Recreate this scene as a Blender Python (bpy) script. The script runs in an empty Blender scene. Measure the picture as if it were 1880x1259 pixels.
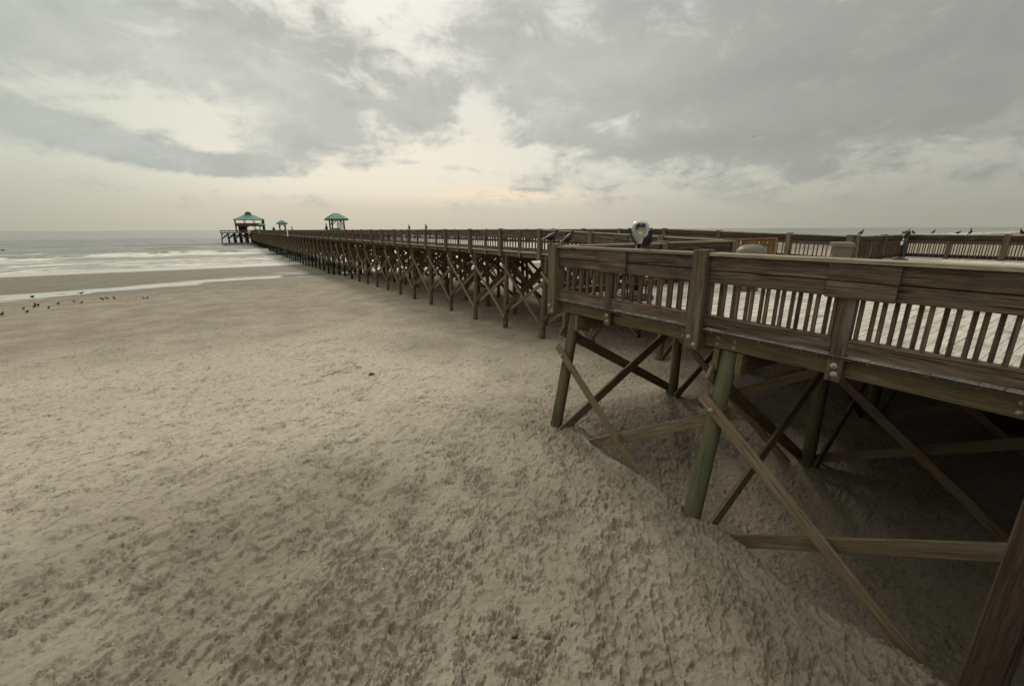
import bpy, math, random
import numpy as np
from mathutils import Vector, Matrix
random.seed(7); RNG = np.random.RandomState(11)
R = math.radians
scene = bpy.context.scene
COL = scene.collection

# ------------------------------------------------------------------ frame of reference
# X runs along the shore, Y runs out to sea along the pier, Z is height above the sea
CAMZ = 5.80
YAW, PITCH, ROLL = 0.5927, 0.2656, -0.0041
ZD = CAMZ - 1.267          # boards of the viewing platform
ZP = CAMZ - 0.984          # boards of the pier
X0, X1 = 5.04, 25.0        # platform edges
Y1 = 6.12                  # seaward edge of the platform
PX0, PX1 = 11.06, 19.30    # pier edges
PEND = 219.0

def pier_z(y):
    t = min(1.0, max(0.0, (y - 6.2) / 8.2)); return ZD + (ZP - ZD) * t

# ------------------------------------------------------------------ object helpers
def tag(o, label=None, cat=None, group=None, kind=None):
    if label: o['label'] = label
    if cat: o['category'] = cat
    if group: o['group'] = group
    if kind: o['kind'] = kind
    return o

def thing(name, label, cat, loc=(0, 0, 0), rz=0.0, group=None):
    o = bpy.data.objects.new(name, None); COL.objects.link(o)
    o.location = loc; o.rotation_euler = (0, 0, rz); o.empty_display_size = 0.2
    return tag(o, label, cat, group)

def copy_tree(o, parent=None):
    c = o.copy(); COL.objects.link(c)
    if parent is not None: c.parent = parent
    for ch in list(o.children): copy_tree(ch, c)
    return c

class MB:
    """collects boxes, bars and lathes; every vertex carries grain coordinates and a tint"""
    def __init__(self): self.v = []; self.f = []; self.g = []; self.t = []; self.m = []
    def add(self, vs, fs, gs=None, tint=None, mi=0):
        n = len(self.v); t = random.random() if tint is None else tint
        self.v += [tuple(p) for p in vs]; self.f += [[i + n for i in f] for f in fs]
        self.g += [tuple(q) for q in (gs if gs is not None else vs)]
        self.t += [t] * len(vs); self.m += [mi] * len(fs)
    def obox(self, c, ex, ey, ez, L, W, T, ch=0.004, tint=None, mi=0, warp=0.0):
        c = Vector(c); off = Vector((random.uniform(0, 50), random.uniform(0, 9), random.uniform(0, 9)))
        hx, hy, hz = L / 2, W / 2, T / 2; ch = min(ch, hx * .4, hy * .4, hz * .4)
        vs = []; gs = []; idx = {}
        for sx in (-1, 1):
            for sy in (-1, 1):
                for sz in (-1, 1):
                    for k in range(3):
                        d = [sx * (hx - (ch if k != 0 else 0)), sy * (hy - (ch if k != 1 else 0)), sz * (hz - (ch if k != 2 else 0))]
                        idx[(sx, sy, sz, k)] = len(vs)
                        vs.append(c + ex * d[0] + ey * d[1] + ez * d[2]); gs.append(Vector(d) + off)
        fs = []
        ax = [(1, 0, 0), (0, 1, 0), (0, 0, 1)]
        for k in range(3):
            a, b = [(1, 2), (2, 0), (0, 1)][k]
            for s in (-1, 1):
                q = []
                for sa, sb in ((-1, -1), (1, -1), (1, 1), (-1, 1)):
                    t = [0, 0, 0]; t[k] = s; t[a] = sa; t[b] = sb; q.append(idx[(t[0], t[1], t[2], k)])
                fs.append(q if s > 0 else q[::-1])
        if ch > 0:
            for k in range(3):
                a, b = [(1, 2), (2, 0), (0, 1)][k]
                for sa in (-1, 1):
                    for sb in (-1, 1):
                        t0 = [0, 0, 0]; t0[k] = -1; t0[a] = sa; t0[b] = sb
                        t1 = list(t0); t1[k] = 1
                        q = [idx[(*t0, a)], idx[(*t1, a)], idx[(*t1, b)], idx[(*t0, b)]]
                        fs.append(q if sa * sb < 0 else q[::-1])
            for sx in (-1, 1):
                for sy in (-1, 1):
                    for sz in (-1, 1):
                        q = [idx[(sx, sy, sz, 0)], idx[(sx, sy, sz, 1)], idx[(sx, sy, sz, 2)]]
                        fs.append(q if sx * sy * sz > 0 else q[::-1])
        self.add(vs, fs, gs, tint, mi); return self
    def box(self, lo, hi, ch=0.004, tint=None, mi=0):
        """axis-aligned; grain follows the longest side"""
        lo = Vector(lo); hi = Vector(hi); d = hi - lo; c = (lo + hi) / 2
        E = [Vector((1, 0, 0)), Vector((0, 1, 0)), Vector((0, 0, 1))]
        k = max(range(3), key=lambda i: d[i]); a, b = [(1, 2), (2, 0), (0, 1)][k]
        return self.obox(c, E[k], E[a], E[b], d[k], d[a], d[b], ch, tint, mi)
    def bar(self, p0, p1, w, t, up=(0, 0, 1), ch=0.004, tint=None, mi=0):
        """w is measured along 'up', t across it"""
        p0 = Vector(p0); p1 = Vector(p1); ex = (p1 - p0); L = ex.length; ex.normalize()
        up = Vector(up); ey = (up - ex * up.dot(ex)).normalized(); ez = ex.cross(ey)
        return self.obox((p0 + p1) / 2, ex, ey, ez, L, w, t, ch, tint, mi)
    def tube(self, p0, p1, r0, r1, n=16, m=6, wob=0.0, tint=None, cap=True, mi=0):
        p0 = Vector(p0); p1 = Vector(p1); ex = p1 - p0; L = ex.length; ex.normalize()
        a = Vector((1, 0, 0)) if abs(ex.x) < .8 else Vector((0, 1, 0))
        ey = (a - ex * a.dot(ex)).normalized(); ez = ex.cross(ey)
        off = random.uniform(0, 40); vs = []; gs = []; fs = []
        ph = [random.uniform(0, 6.28) for _ in range(4)]
        for j in range(m + 1):
            t = j / m; r = r0 + (r1 - r0) * t
            bx = wob * math.sin(ph[0] + 3 * t); by = wob * math.sin(ph[1] + 2.6 * t)
            for i in range(n):
                q = 2 * math.pi * i / n
                rr = r * (1 + .03 * math.sin(2 * q + ph[2] + t) + .02 * math.sin(3 * q + ph[3]))
                vs.append(p0 + ex * (L * t) + ey * (math.cos(q) * rr + bx) + ez * (math.sin(q) * rr + by))
                gs.append((L * t + off, math.cos(q) * r0 + off, math.sin(q) * r0))
        for j in range(m):
            for i in range(n):
                i2 = (i + 1) % n
                fs.append([j * n + i, j * n + i2, (j + 1) * n + i2, (j + 1) * n + i])
        if cap: fs.append([i for i in range(n)][::-1]); fs.append([m * n + i for i in range(n)])
        self.add(vs, fs, gs, tint, mi); return self
    def lathe(self, prof, c=(0, 0, 0), n=20, ex=(1, 0, 0), ey=(0, 1, 0), ez=(0, 0, 1), sx=1, sy=1, tint=None, mi=0):
        c = Vector(c); ex = Vector(ex); ey = Vector(ey); ez = Vector(ez); vs = []; fs = []
        for (r, z) in prof:
            for i in range(n):
                q = 2 * math.pi * i / n
                vs.append(c + ex * (math.cos(q) * r * sx) + ey * (math.sin(q) * r * sy) + ez * z)
        for j in range(len(prof) - 1):
            for i in range(n):
                i2 = (i + 1) % n
                fs.append([j * n + i, j * n + i2, (j + 1) * n + i2, (j + 1) * n + i])
        fs.append([i for i in range(n)][::-1]); fs.append([(len(prof) - 1) * n + i for i in range(n)])
        self.add(vs, fs, None, tint, mi); return self
    def join(self, o):
        n = len(self.v); self.v += o.v; self.f += [[i + n for i in f] for f in o.f]; self.g += o.g; self.t += o.t; self.m += o.m
        return self
    def build(self, name, mat, parent=None, smooth=False, loc=None, world=True, **kw):
        me = bpy.data.meshes.new(name)
        P = Vector((0, 0, 0))
        if world:
            q = parent
            while q is not None: P += Vector(q.location); q = q.parent
        vs = self.v
        if P.length > 0: vs = [(a - P.x, b - P.y, c - P.z) for a, b, c in vs]
        me.from_pydata(vs, [], self.f)
        for m in (mat if isinstance(mat, (list, tuple)) else [mat]): me.materials.append(m)
        if any(self.m): me.polygons.foreach_set('material_index', self.m)
        a = me.attributes.new('grain', 'FLOAT_VECTOR', 'POINT'); a.data.foreach_set('vector', [x for g in self.g for x in g])
        a = me.attributes.new('tint', 'FLOAT', 'POINT'); a.data.foreach_set('value', self.t)
        if smooth: me.polygons.foreach_set('use_smooth', [True] * len(self.f))
        me.update()
        o = bpy.data.objects.new(name, me); COL.objects.link(o)
        if parent is not None: o.parent = parent
        if loc is not None: o.location = loc
        return tag(o, **kw)

CAM = Vector((0, 0, CAMZ))
class Parts:
    """parts of one kind on one thing: the 100 nearest stay separate, the rest become one mesh"""
    def __init__(self, parent, name, mat, smooth=False, limit=100):
        self.p, self.n, self.m, self.s, self.l, self.i = parent, name, mat, smooth, limit, []
    def add(self, mb, key=None):
        c = Vector((0, 0, 0))
        for q in mb.v: c += Vector(q)
        c /= len(mb.v); self.i.append(((c - CAM).length if key is None else key, len(self.i), mb))
    def done(self):
        self.i.sort(); out = []
        for d, k, mb in self.i[:self.l]: out.append(mb.build(self.n, self.m, self.p, self.s))
        if len(self.i) > self.l:
            r = MB()
            for d, k, mb in self.i[self.l:]: r.join(mb)
            out.append(r.build(self.n, self.m, self.p, self.s, kind='stuff'))
        return out

# ------------------------------------------------------------------ materials
class NT:
    def __init__(self, tree): self.t = tree; self.n = tree.nodes; self.l = tree.links
    def node(self, typ, **kw):
        n = self.n.new(typ)
        for k, v in kw.items(): setattr(n, k, v)
        return n
    def set(self, sock, v):
        if isinstance(v, bpy.types.NodeSocket): self.l.new(v, sock)
        else: sock.default_value = v
    def math(self, op, a, b=None, c=None, clamp=False):
        n = self.node('ShaderNodeMath', operation=op, use_clamp=clamp)
        for i, v in enumerate((a, b, c)):
            if v is not None: self.set(n.inputs[i], v)
        return n.outputs[0]
    def vmath(self, op, a, b=None):
        n = self.node('ShaderNodeVectorMath', operation=op)
        self.set(n.inputs[0], a)
        if b is not None: self.set(n.inputs[1], b)
        return n.outputs[0]
    def noise(self, vec, scale, detail=3, rough=.55, dist=0.0, lac=2.0):
        n = self.node('ShaderNodeTexNoise'); self.set(n.inputs['Vector'], vec)
        n.inputs['Scale'].default_value = scale; n.inputs['Detail'].default_value = detail
        n.inputs['Roughness'].default_value = rough; n.inputs['Distortion'].default_value = dist
        n.inputs['Lacunarity'].default_value = lac
        return n.outputs[0]
    def voro(self, vec, scale, feature='F1'):
        n = self.node('ShaderNodeTexVoronoi', feature=feature); self.set(n.inputs['Vector'], vec)
        n.inputs['Scale'].default_value = scale
        return n.outputs['Distance']
    def smooth(self, v, a, b, lo=0.0, hi=1.0):
        n = self.node('ShaderNodeMapRange', interpolation_type='SMOOTHSTEP')
        self.set(n.inputs[0], v); n.inputs[1].default_value = a; n.inputs[2].default_value = b
        n.inputs[3].default_value = lo; n.inputs[4].default_value = hi
        return n.outputs[0]
    def mix(self, f, a, b, blend='MIX'):
        n = self.node('ShaderNodeMix', data_type='RGBA', blend_type=blend)
        self.set(n.inputs[0], f)
        for i, v in ((6, a), (7, b)):
            if isinstance(v, (tuple, list)): v = (*v[:3], 1)
            self.set(n.inputs[i], v)
        return n.outputs[2]
    def attr(self, name, vec=False):
        n = self.node('ShaderNodeAttribute', attribute_name=name)
        return n.outputs['Vector'] if vec else n.outputs['Fac']
    def bump(self, h, strength, dist, normal=None):
        n = self.node('ShaderNodeBump'); n.inputs['Strength'].default_value = strength
        n.inputs['Distance'].default_value = dist; self.set(n.inputs['Height'], h)
        if normal is not None: self.set(n.inputs['Normal'], normal)
        return n.outputs[0]

def new_mat(name, rough=.8, spec=.3, metal=0.0):
    m = bpy.data.materials.new(name); m.use_nodes = True
    t = NT(m.node_tree); b = m.node_tree.nodes['Principled BSDF']
    b.inputs['Roughness'].default_value = rough; b.inputs['Metallic'].default_value = metal
    b.inputs['Specular IOR Level'].default_value = spec
    return m, t, b

def wood(name, light, dark, knots=.8, crack=.8, stain=(.05, .042, .03), stain_amt=.35, green=0.0, rough=.85, var=.45, grey_amt=.30):
    m, t, b = new_mat(name, rough, .2)
    g = t.attr('grain', True); ti = t.attr('tint')
    info = t.node('ShaderNodeObjectInfo')
    comb = t.node('ShaderNodeCombineXYZ'); t.l.new(t.math('MULTIPLY', info.outputs['Random'], 31.0), comb.inputs[0]); t.l.new(t.math('MULTIPLY', ti, 7.0), comb.inputs[1])
    g = t.vmath('ADD', g, comb.outputs[0])
    v1 = t.vmath('MULTIPLY', g, (.9, 14, 14)); v2 = t.vmath('MULTIPLY', g, (2.2, 90, 90)); v3 = t.vmath('MULTIPLY', g, (1.4, 2.2, 2.2))
    warp = t.noise(v1, 1.0, 3, .6, .8)
    fine = t.noise(v2, 1.0, 4, .65)
    blot = t.noise(v3, 1.3, 3, .6)
    rings = t.math('SINE', t.math('MULTIPLY', warp, 46.0))
    rings = t.smooth(rings, .25, 1.0)
    f = t.math('ADD', t.math('MULTIPLY', fine, .75), t.math('MULTIPLY', warp, .35))
    col = t.mix(t.smooth(f, .34, .78), dark, light)
    col = t.mix(t.math('MULTIPLY', rings, .28), col, tuple(c * .55 for c in dark))
    # board to board difference of tone
    rnd = t.math('FRACT', t.math('ADD', t.math('MULTIPLY', ti, 3.17), t.math('MULTIPLY', info.outputs['Random'], 1.93)))
    tone = t.math('ADD', 1.0 - var * .55, t.math('MULTIPLY', rnd, var))
    tc = t.node('ShaderNodeCombineColor'); [t.l.new(tone, tc.inputs[i]) for i in range(3)]
    col = t.mix(1.0, col, tc.outputs[0], 'MULTIPLY')
    col = t.mix(t.smooth(blot, .5, .78, 0, stain_amt), col, stain)
    if green > 0:
        col = t.mix(t.smooth(t.noise(t.vmath('MULTIPLY', g, (.8, 3, 3)), 1.7, 3), .42, .7, 0, green), col, (.085, .095, .04))
    col = t.mix(t.smooth(t.noise(t.vmath('MULTIPLY', g, (1.1, 9, 9)), 1.0, 4, .65), .50, .72, 0, grey_amt), col, tuple(min(.3, c * 1.25 + .03) for c in (light[0], light[0] * .9, light[0] * .78)))
    # knots and checks
    kv = t.voro(t.vmath('MULTIPLY', g, (1.1, 5.5, 5.5)), 1.0)
    kn = t.smooth(kv, .05, .13, knots, 0)
    col = t.mix(kn, col, tuple(c * .3 for c in dark))
    cr = t.noise(t.vmath('MULTIPLY', g, (1.6, 60, 60)), 1.0, 2, .5)
    crk = t.smooth(cr, .61, .70, 0, crack)
    col = t.mix(crk, col, tuple(c * .35 for c in dark))
    t.l.new(col, b.inputs['Base Color'])
    h = t.math('SUBTRACT', t.math('ADD', fine, t.math('MULTIPLY', warp, .6)), t.math('ADD', t.math('MULTIPLY', crk, 1.6), kn))
    t.l.new(t.bump(h, .55, .004), b.inputs['Normal'])
    return m

M = {}
M['board'] = wood('weathered_board', (.202, .145, .102), (0.0466, 0.0333, 0.024), stain_amt=.6, crack=.95, grey_amt=.42)
M['post'] = wood('weathered_post', (0.2166, 0.1657, 0.1102), (0.0821, 0.0602, 0.0383), green=.25, stain_amt=.3)
M['stringer'] = wood('treated_beam', (0.2052, 0.1548, 0.09), (0.1004, 0.0745, 0.0415), green=.22, stain_amt=.35, var=.25)
M['cap'] = wood('bleached_cap', (0.357, 0.306, 0.2295), (0.1683, 0.1415, 0.1033), green=.12)
M['deck'] = wood('bleached_decking', (.62, .57, .49), (.40, .36, .30), knots=.5, crack=.7, stain=(.15, .12, .09), stain_amt=.75, var=.25)
M['brace'] = wood('brace_timber', (0.2664, 0.1961, 0.1221), (0.1265, 0.0899, 0.0546), stain_amt=.25, green=.10)
M['baluster'] = wood('weathered_picket', (.185, .130, .088), (0.0599, 0.0426, 0.0293), stain_amt=.5, var=.6)
M['shade_wood'] = wood('dark_shade_wood', (.06, .048, .034), (.03, .024, .018), knots=0, stain_amt=.3)  # near-black tone painting in shade on deck ends and behind board seams
M['gate'] = wood('new_timber', (.26, .135, .06), (.15, .075, .032), stain_amt=.2, crack=.3)
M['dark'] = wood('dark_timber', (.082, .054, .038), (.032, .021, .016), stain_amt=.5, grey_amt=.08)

def pile_mat():
    m, t, b = new_mat('treated_pile', .8, .25)
    g = t.attr('grain', True); ti = t.attr('tint')
    pos = t.node('ShaderNodeNewGeometry').outputs['Position']
    sep = t.node('ShaderNodeSeparateXYZ'); t.l.new(pos, sep.inputs[0])
    n1 = t.noise(t.vmath('MULTIPLY', g, (2, 22, 22)), 1, 4, .6)
    n2 = t.noise(t.vmath('MULTIPLY', g, (1.1, 5, 5)), 1, 3, .6)
    col = t.mix(t.smooth(n1, .3, .72), (.045, .039, .024), (.130, .112, .064))
    col = t.mix(t.smooth(n2, .42, .68, 0, .75), col, (.16, .115, .06))
    col = t.mix(t.smooth(ti, .45, .95, 0, .50), col, (.098, .112, .062))
    kn = t.smooth(t.voro(t.vmath('MULTIPLY', g, (1.5, 7, 7)), 1.0), .06, .13, .8, 0)
    col = t.mix(kn, col, (.045, .028, .015))
    chk = t.smooth(t.noise(t.vmath('MULTIPLY', g, (1.2, 45, 45)), 1, 2), .66, .73, 0, .7)
    col = t.mix(chk, col, (.03, .026, .016))
    # black growth left by the tide on the piles that stand in the water
    wob = t.noise(pos, .9, 2)
    tide = t.smooth(t.math('ADD', sep.outputs[2], t.math('MULTIPLY', wob, .9)), 1.9, 3.1, 1, 0)
    sea = t.smooth(sep.outputs[1], 36, 52)
    col = t.mix(t.math('MULTIPLY', tide, sea), col, (.018, .016, .012))
    t.l.new(col, b.inputs['Base Color'])
    t.l.new(t.bump(t.math('SUBTRACT', n1, t.math('ADD', kn, chk)), .6, .006), b.inputs['Normal'])
    return m
M['pile'] = pile_mat()

def plain(name, col, rough=.6, spec=.4, metal=0.0, nscale=30, namp=.25, bump=.0):
    m, t, b = new_mat(name, rough, spec, metal)
    tc = t.node('ShaderNodeTexCoord').outputs['Object']
    n = t.noise(tc, nscale, 4, .6)
    c = t.mix(t.smooth(n, .3, .7), tuple(x * (1 - namp) for x in col), tuple(min(1, x * (1 + namp)) for x in col))
    t.l.new(c, b.inputs['Base Color'])
    if bump: t.l.new(t.bump(n, bump, .004), b.inputs['Normal'])
    return m
M['galv'] = plain('galvanised_steel', (.34, .32, .28), .45, .5, .55, 60, .3)
M['rust'] = plain('rusty_washer', (.22, .15, .10), .7, .3, .2, 60, .4)
M['iron'] = plain('black_iron', (.012, .012, .014), .35, .5, 0, 40, .4)
M['silver'] = plain('silver_enamel', (.46, .47, .49), .35, .5, .4, 30, .1)
M['facep'] = plain('cast_plate', (.36, .35, .31), .5, .4, .3, 60, .3, .3)
M['plate'] = plain('yellow_plate', (.62, .50, .26), .5, .4, 0, 80, .3)
M['white'] = plain('white_paint', (.76, .75, .71), .6, .3, 0, 8, .08)
M['teal'] = plain('green_metal_roof', (.048, .165, .112), .45, .4, 0, 6, .22)
M['teald'] = plain('green_fascia', (.03, .11, .085), .6, .3, 0, 6, .2)
M['tan'] = plain('tan_plastic', (.135, .115, .085), .5, .35, 0, 12, .12, .1)
M['feather'] = plain('black_feathers', (.010, .010, .013), .5, .35, 0, 60, .5, .3)
M['featherb'] = plain('brown_feathers', (.045, .036, .03), .7, .2, 0, 60, .5, .3)
M['gull'] = plain('grey_feathers', (.42, .42, .42), .7, .2, 0, 40, .3)
M['leg'] = plain('bird_leg', (.05, .03, .025), .7, .2)
M['stone'] = plain('dark_stone', (.14, .115, .085), .85, .2, 0, 14, .35, .5)
M['shell'] = plain('pale_shell', (.62, .55, .40), .7, .3, 0, 20, .2, .4)
M['stick'] = plain('dry_stick', (.20, .14, .075), .85, .1, 0, 30, .3)
M['bluebox'] = plain('grey_blue_box', (.16, .20, .24), .5, .4, 0, 20, .2)
M['pipe'] = plain('grey_pipe', (.30, .285, .24), .6, .3, 0, 20, .2)

# ------------------------------------------------------------------ noise on arrays
PERM = np.concatenate([RNG.permutation(256)] * 3)
GR = np.stack([np.cos(np.arange(256) * 2.39996), np.sin(np.arange(256) * 2.39996)], 1)
def perlin(x, y, seed=0):
    xi = np.floor(x).astype(np.int64); yi = np.floor(y).astype(np.int64); xf = x - xi; yf = y - yi
    def gd(ix, iy, dx, dy):
        h = PERM[(PERM[(ix + seed * 37) & 255] + (iy + seed * 11)) & 255]; return GR[h, 0] * dx + GR[h, 1] * dy
    u = xf * xf * xf * (xf * (xf * 6 - 15) + 10); w = yf * yf * yf * (yf * (yf * 6 - 15) + 10)
    a = gd(xi, yi, xf, yf); b = gd(xi + 1, yi, xf - 1, yf); c = gd(xi, yi + 1, xf, yf - 1); d = gd(xi + 1, yi + 1, xf - 1, yf - 1)
    return ((a + (b - a) * u) + ((c + (d - c) * u) - (a + (b - a) * u)) * w) * 1.5
def fbm(x, y, o=4, seed=0, gain=.5):
    s = 0; a = 1.0; n = 0
    for k in range(o):
        s = s + a * perlin(x * 2 ** k + 17.3 * k, y * 2 ** k - 9.1 * k, seed + k); n += a; a *= gain
    return s / n
def sst(x, a, b):
    t = np.clip((x - a) / (b - a), 0, 1); return t * t * (3 - 2 * t)

# ------------------------------------------------------------------ the beach
SY = np.array([-400, -40, -5, 1, 4, 6, 9, 14, 20, 26, 32, 42, 47, 50.5, 53.5, 56.5, 59, 66, 74, 82, 90, 110, 200, 3000])
SZ = np.array([-2.9, -3.2, -3.7, -3.80, -3.63, -3.55, -3.98, -4.58, -4.78, -4.88, -4.97, -5.08, -5.27, -5.50, -5.645, -5.605, -5.50, -5.53, -5.66, -5.80, -6.05, -6.9, -8.5, -9])
POOL = CAMZ - 5.60
def sand_base(x, y):
    sh = np.clip((x + 15) * .30, -3.0, 6.5) * sst(y, 44, 51) * (1 - sst(y, 64, 78))
    z = np.interp(y - sh, SY, SZ)
    edge = 4.75 - .22 * (1 - sst(y, .8, 2.4)) + .25 * fbm(y * .6, y * 0 + 3.3, 2, 15)
    z = z - (1.0 * sst(x, edge, edge + 1.05) - .52 * sst(x, 6.6, 9.0)) * (1 - sst(y, 3.6, 6.2)) - .28 * sst(x, 5.0, 8.0) * sst(y, 3.6, 6.2) * (1 - sst(y, 7, 12)) - .10 * sst(x, 9, 11) * sst(y, 8, 12) * (1 - sst(y, 18, 26))
    z = z - .08 * np.exp(-((x - 5.15) ** 2 + (y - 2.65) ** 2) / .45)
    z = z - .06 * np.exp(-((x - 4.8) ** 2 + (y - 5.65) ** 2) / .35)
    dry = 1 - sst(y, 44, 52)
    z = z + dry * .10 * fbm(x * .28, y * .28, 3, 3) * sst(np.hypot(x, y), 2, 6)
    return z + CAMZ
AX, AY = .79, .62       # drift direction of the blown sand
def cells(x, y, seed):
    """distance to the two nearest scattered points and a random value per cell"""
    xi = np.floor(x).astype(np.int64); yi = np.floor(y).astype(np.int64)
    d1 = np.full(x.shape, 9.0); d2 = np.full(x.shape, 9.0); idv = np.zeros(x.shape)
    for i in (-1, 0, 1):
        for j in (-1, 0, 1):
            h = PERM[(PERM[(xi + i + seed * 13) & 255] + (yi + j)) & 255]
            fx = xi + i + (PERM[h + 7] / 255.0) * .9 + .05 - x; fy = yi + j + (PERM[h + 91] / 255.0) * .9 + .05 - y
            d = np.sqrt(fx * fx + fy * fy); m = d < d1
            d2 = np.where(m, d1, np.minimum(d2, d)); idv = np.where(m, h / 255.0, idv); d1 = np.where(m, d, d1)
    return d1, d2, idv
def sand_detail(x, y):
    """height of the trampled, crusted surface and how broken it is"""
    dry = 1 - sst(y + 2.2 * fbm(x * .22, y * .22, 2, 9), 42, 50)
    a = x * AX + y * AY; b = -x * AY + y * AX
    wx = .35 * fbm(x * 1.1, y * 1.1, 2, 21); wy = .35 * fbm(x * 1.1 + 40, y * 1.1, 2, 22)
    big = fbm(a * .5, b * 1.2, 3, 31)
    mid = fbm((a + wx) * 1.6, (b + wy) * 2.6, 4, 41, .55)
    lump = fbm((a + wx) * 5.0, (b + wy) * 6.6, 4, 51, .62)
    fl = fbm((a + wx * .5) * 5.2 + 31, (b + wy * .5) * 7.6, 4, 61, .68)
    rough = fbm(a * 13, b * 17, 3, 71, .65)
    grit = fbm(a * 34, b * 40, 2, 77, .7) * (1 - sst(np.hypot(x, y), 7, 13))
    d1, d2, idv = cells(a * 7.5 + 1.1 * lump, b * 9.5 + 1.1 * fl, 3)
    crack = 1 - sst(d2 - d1, .02, .16)
    zone = sst(mid + .5 * big + .12 * (1 - sst(np.hypot(x, y), 4, 9)), .02, .34)                 # broken, trodden patches
    flake = sst(fl + .20 * zone, .21, .27)               # small flakes lifted out of the crust
    crust = np.clip(.55 * zone * sst(rough + .6 * grit, .0, .45) + .8 * flake * sst(rough + .5 * grit, -.3, .2), 0, 1)
    plates = zone * ((idv - .5) * .034 - crack * .022)
    h = .032 * big + .022 * mid + .019 * lump + plates - .019 * flake + (.008 + .020 * np.maximum(zone, flake)) * rough + (.003 + .009 * np.maximum(zone, flake)) * grit
    return h * dry, crust * dry, dry

def make_beach():
    fw = YAW
    fine_a = np.linspace(-R(60), R(60), 1050)
    coarse = np.linspace(R(60), 2 * math.pi - R(60), 60)[1:-1]
    ang = np.concatenate([fine_a, coarse]) + fw
    rr = [1.2]
    while rr[-1] < 100: rr.append(rr[-1] * 1.0042)
    while rr[-1] < 5000: rr.append(rr[-1] * 1.09)
    rr = np.array(rr); nA, nR = len(ang), len(rr)
    A, Rr = np.meshgrid(ang, rr)          # rows: radius
    X = np.sin(A) * Rr; Y = np.cos(A) * Rr
    Z = sand_base(X, Y); h, crust, dry = sand_detail(X, Y)
    calm = 1 - .62 * sst(X, 4.9, 6.0) * (1 - sst(Y, 5.0, 8.0))
    fade = 1 - sst(Rr, 45, 95)
    H = h * (.45 + .70 * fade)
    # foot prints: shallow oval pits with a pushed up rim, trodden along and across the beach
    n = 7500
    pr = 2.0 + 42 * RNG.rand(n) ** 1.2; pa = RNG.uniform(-R(58), R(58), n) + fw
    px, py = np.sin(pa) * pr, np.cos(pa) * pr
    po = np.where(RNG.rand(n) < .6, .9 + .5 * RNG.randn(n), RNG.uniform(0, 6.28, n))
    pl = RNG.uniform(.10, .15, n); pw = pl * RNG.uniform(.36, .55, n); pd = RNG.uniform(.010, .032, n)
    keep = perlin(px * .35, py * .35, 5) > -.25
    for i in np.nonzero(keep)[0]:
        r0 = pr[i]; w = .30
        j0 = np.searchsorted(rr, r0 - w); j1 = np.searchsorted(rr, r0 + w)
        da = w / r0; k0 = np.searchsorted(fine_a, pa[i] - fw - da); k1 = np.searchsorted(fine_a, pa[i] - fw + da)
        if j1 <= j0 or k1 <= k0: continue
        dx = X[j0:j1, k0:k1] - px[i]; dy = Y[j0:j1, k0:k1] - py[i]
        c, s = math.cos(po[i]), math.sin(po[i])
        u = dx * c + dy * s; v = -dx * s + dy * c
        waist = 1 - .22 * np.exp(-(u / (.35 * pl[i])) ** 2)
        q = np.sqrt((u / pl[i]) ** 2 + (v / (pw[i] * waist)) ** 2) + .30 * perlin(dx * 9 + i * 1.7, dy * 9 - i, 6) + .16 * perlin(dx * 24 + i, dy * 24, 8)
        dep = -pd[i] * (1 - sst(q, .74, 1.08)) + .5 * pd[i] * np.exp(-((q - 1.18) / .16) ** 2) * (.5 + .5 * (u > 0))
        H[j0:j1, k0:k1] = H[j0:j1, k0:k1] * (1 - .55 * (1 - sst(q, .75, 1.0))) + dep
    Z = Z + H * calm
    Z = Z + (1 - dry) * (1 - sst(Y, 62, 72)) * .22 * fbm(X * .10, Y * .36, 5, 81, .55) * sst(Y, 44, 52)
    # wetness: damp flat below the high water line, soaked round the pool and at the wash
    wet = sst(Y + 3.0 * fbm(X * .12, Y * .3, 3, 91), 41, 52)
    soak = np.clip(1 - (Z - POOL) / .05, 0, 1) * sst(Y, 44, 50) * (1 - sst(Y, 63, 68))
    soak = np.maximum(soak, .45 * sst(Y, 79, 82))
    co = np.stack([X, Y, Z], -1).reshape(-1, 3)
    idx = np.arange(nA * nR).reshape(nR, nA)
    a = idx[:-1, :]; b = np.roll(idx, -1, 1)[:-1, :]; c = np.roll(idx, -1, 1)[1:, :]; d = idx[1:, :]
    F = np.stack([a, d, c, b], -1).reshape(-1, 4)
    me = bpy.data.meshes.new('beach'); me.vertices.add(len(co)); me.vertices.foreach_set('co', co.astype(np.float32).ravel())
    me.loops.add(F.size); me.loops.foreach_set('vertex_index', F.astype(np.int32).ravel())
    me.polygons.add(len(F)); me.polygons.foreach_set('loop_start', np.arange(0, F.size, 4, dtype=np.int32))
    me.polygons.foreach_set('use_smooth', np.ones(len(F), bool))
    pale = sst(Y + 1.5 * fbm(X * .3, Y * .3, 3, 97), 5.0, 10.0) * (1 - sst(Y + 4 * fbm(X * .1, Y * .2, 2, 98), 15, 30)) * sst(-X + 2 * fbm(X * .2, Y * .2, 2, 99), -7.5, -3.5) * (1 - crust)
    for nm, arr in (('crust', crust), ('wet', wet), ('soak', soak), ('pale', pale)):
        at = me.attributes.new(nm, 'FLOAT', 'POINT'); at.data.foreach_set('value', arr.astype(np.float32).ravel())
    me.update(); me.validate()
    o = bpy.data.objects.new('beach', me); COL.objects.link(o); tag(o, kind='structure')
    m, t, bs = new_mat('beach_sand', .95, .12)
    pos = t.node('ShaderNodeNewGeometry').outputs['Position']
    sp = t.vmath('MULTIPLY', pos, (1, 1, .3))
    n1 = t.noise(sp, .55, 4, .6); n2 = t.noise(sp, 6.5, 5, .65); n3 = t.noise(sp, 160, 3, .7); n4 = t.noise(sp, 38, 4, .7)
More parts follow.
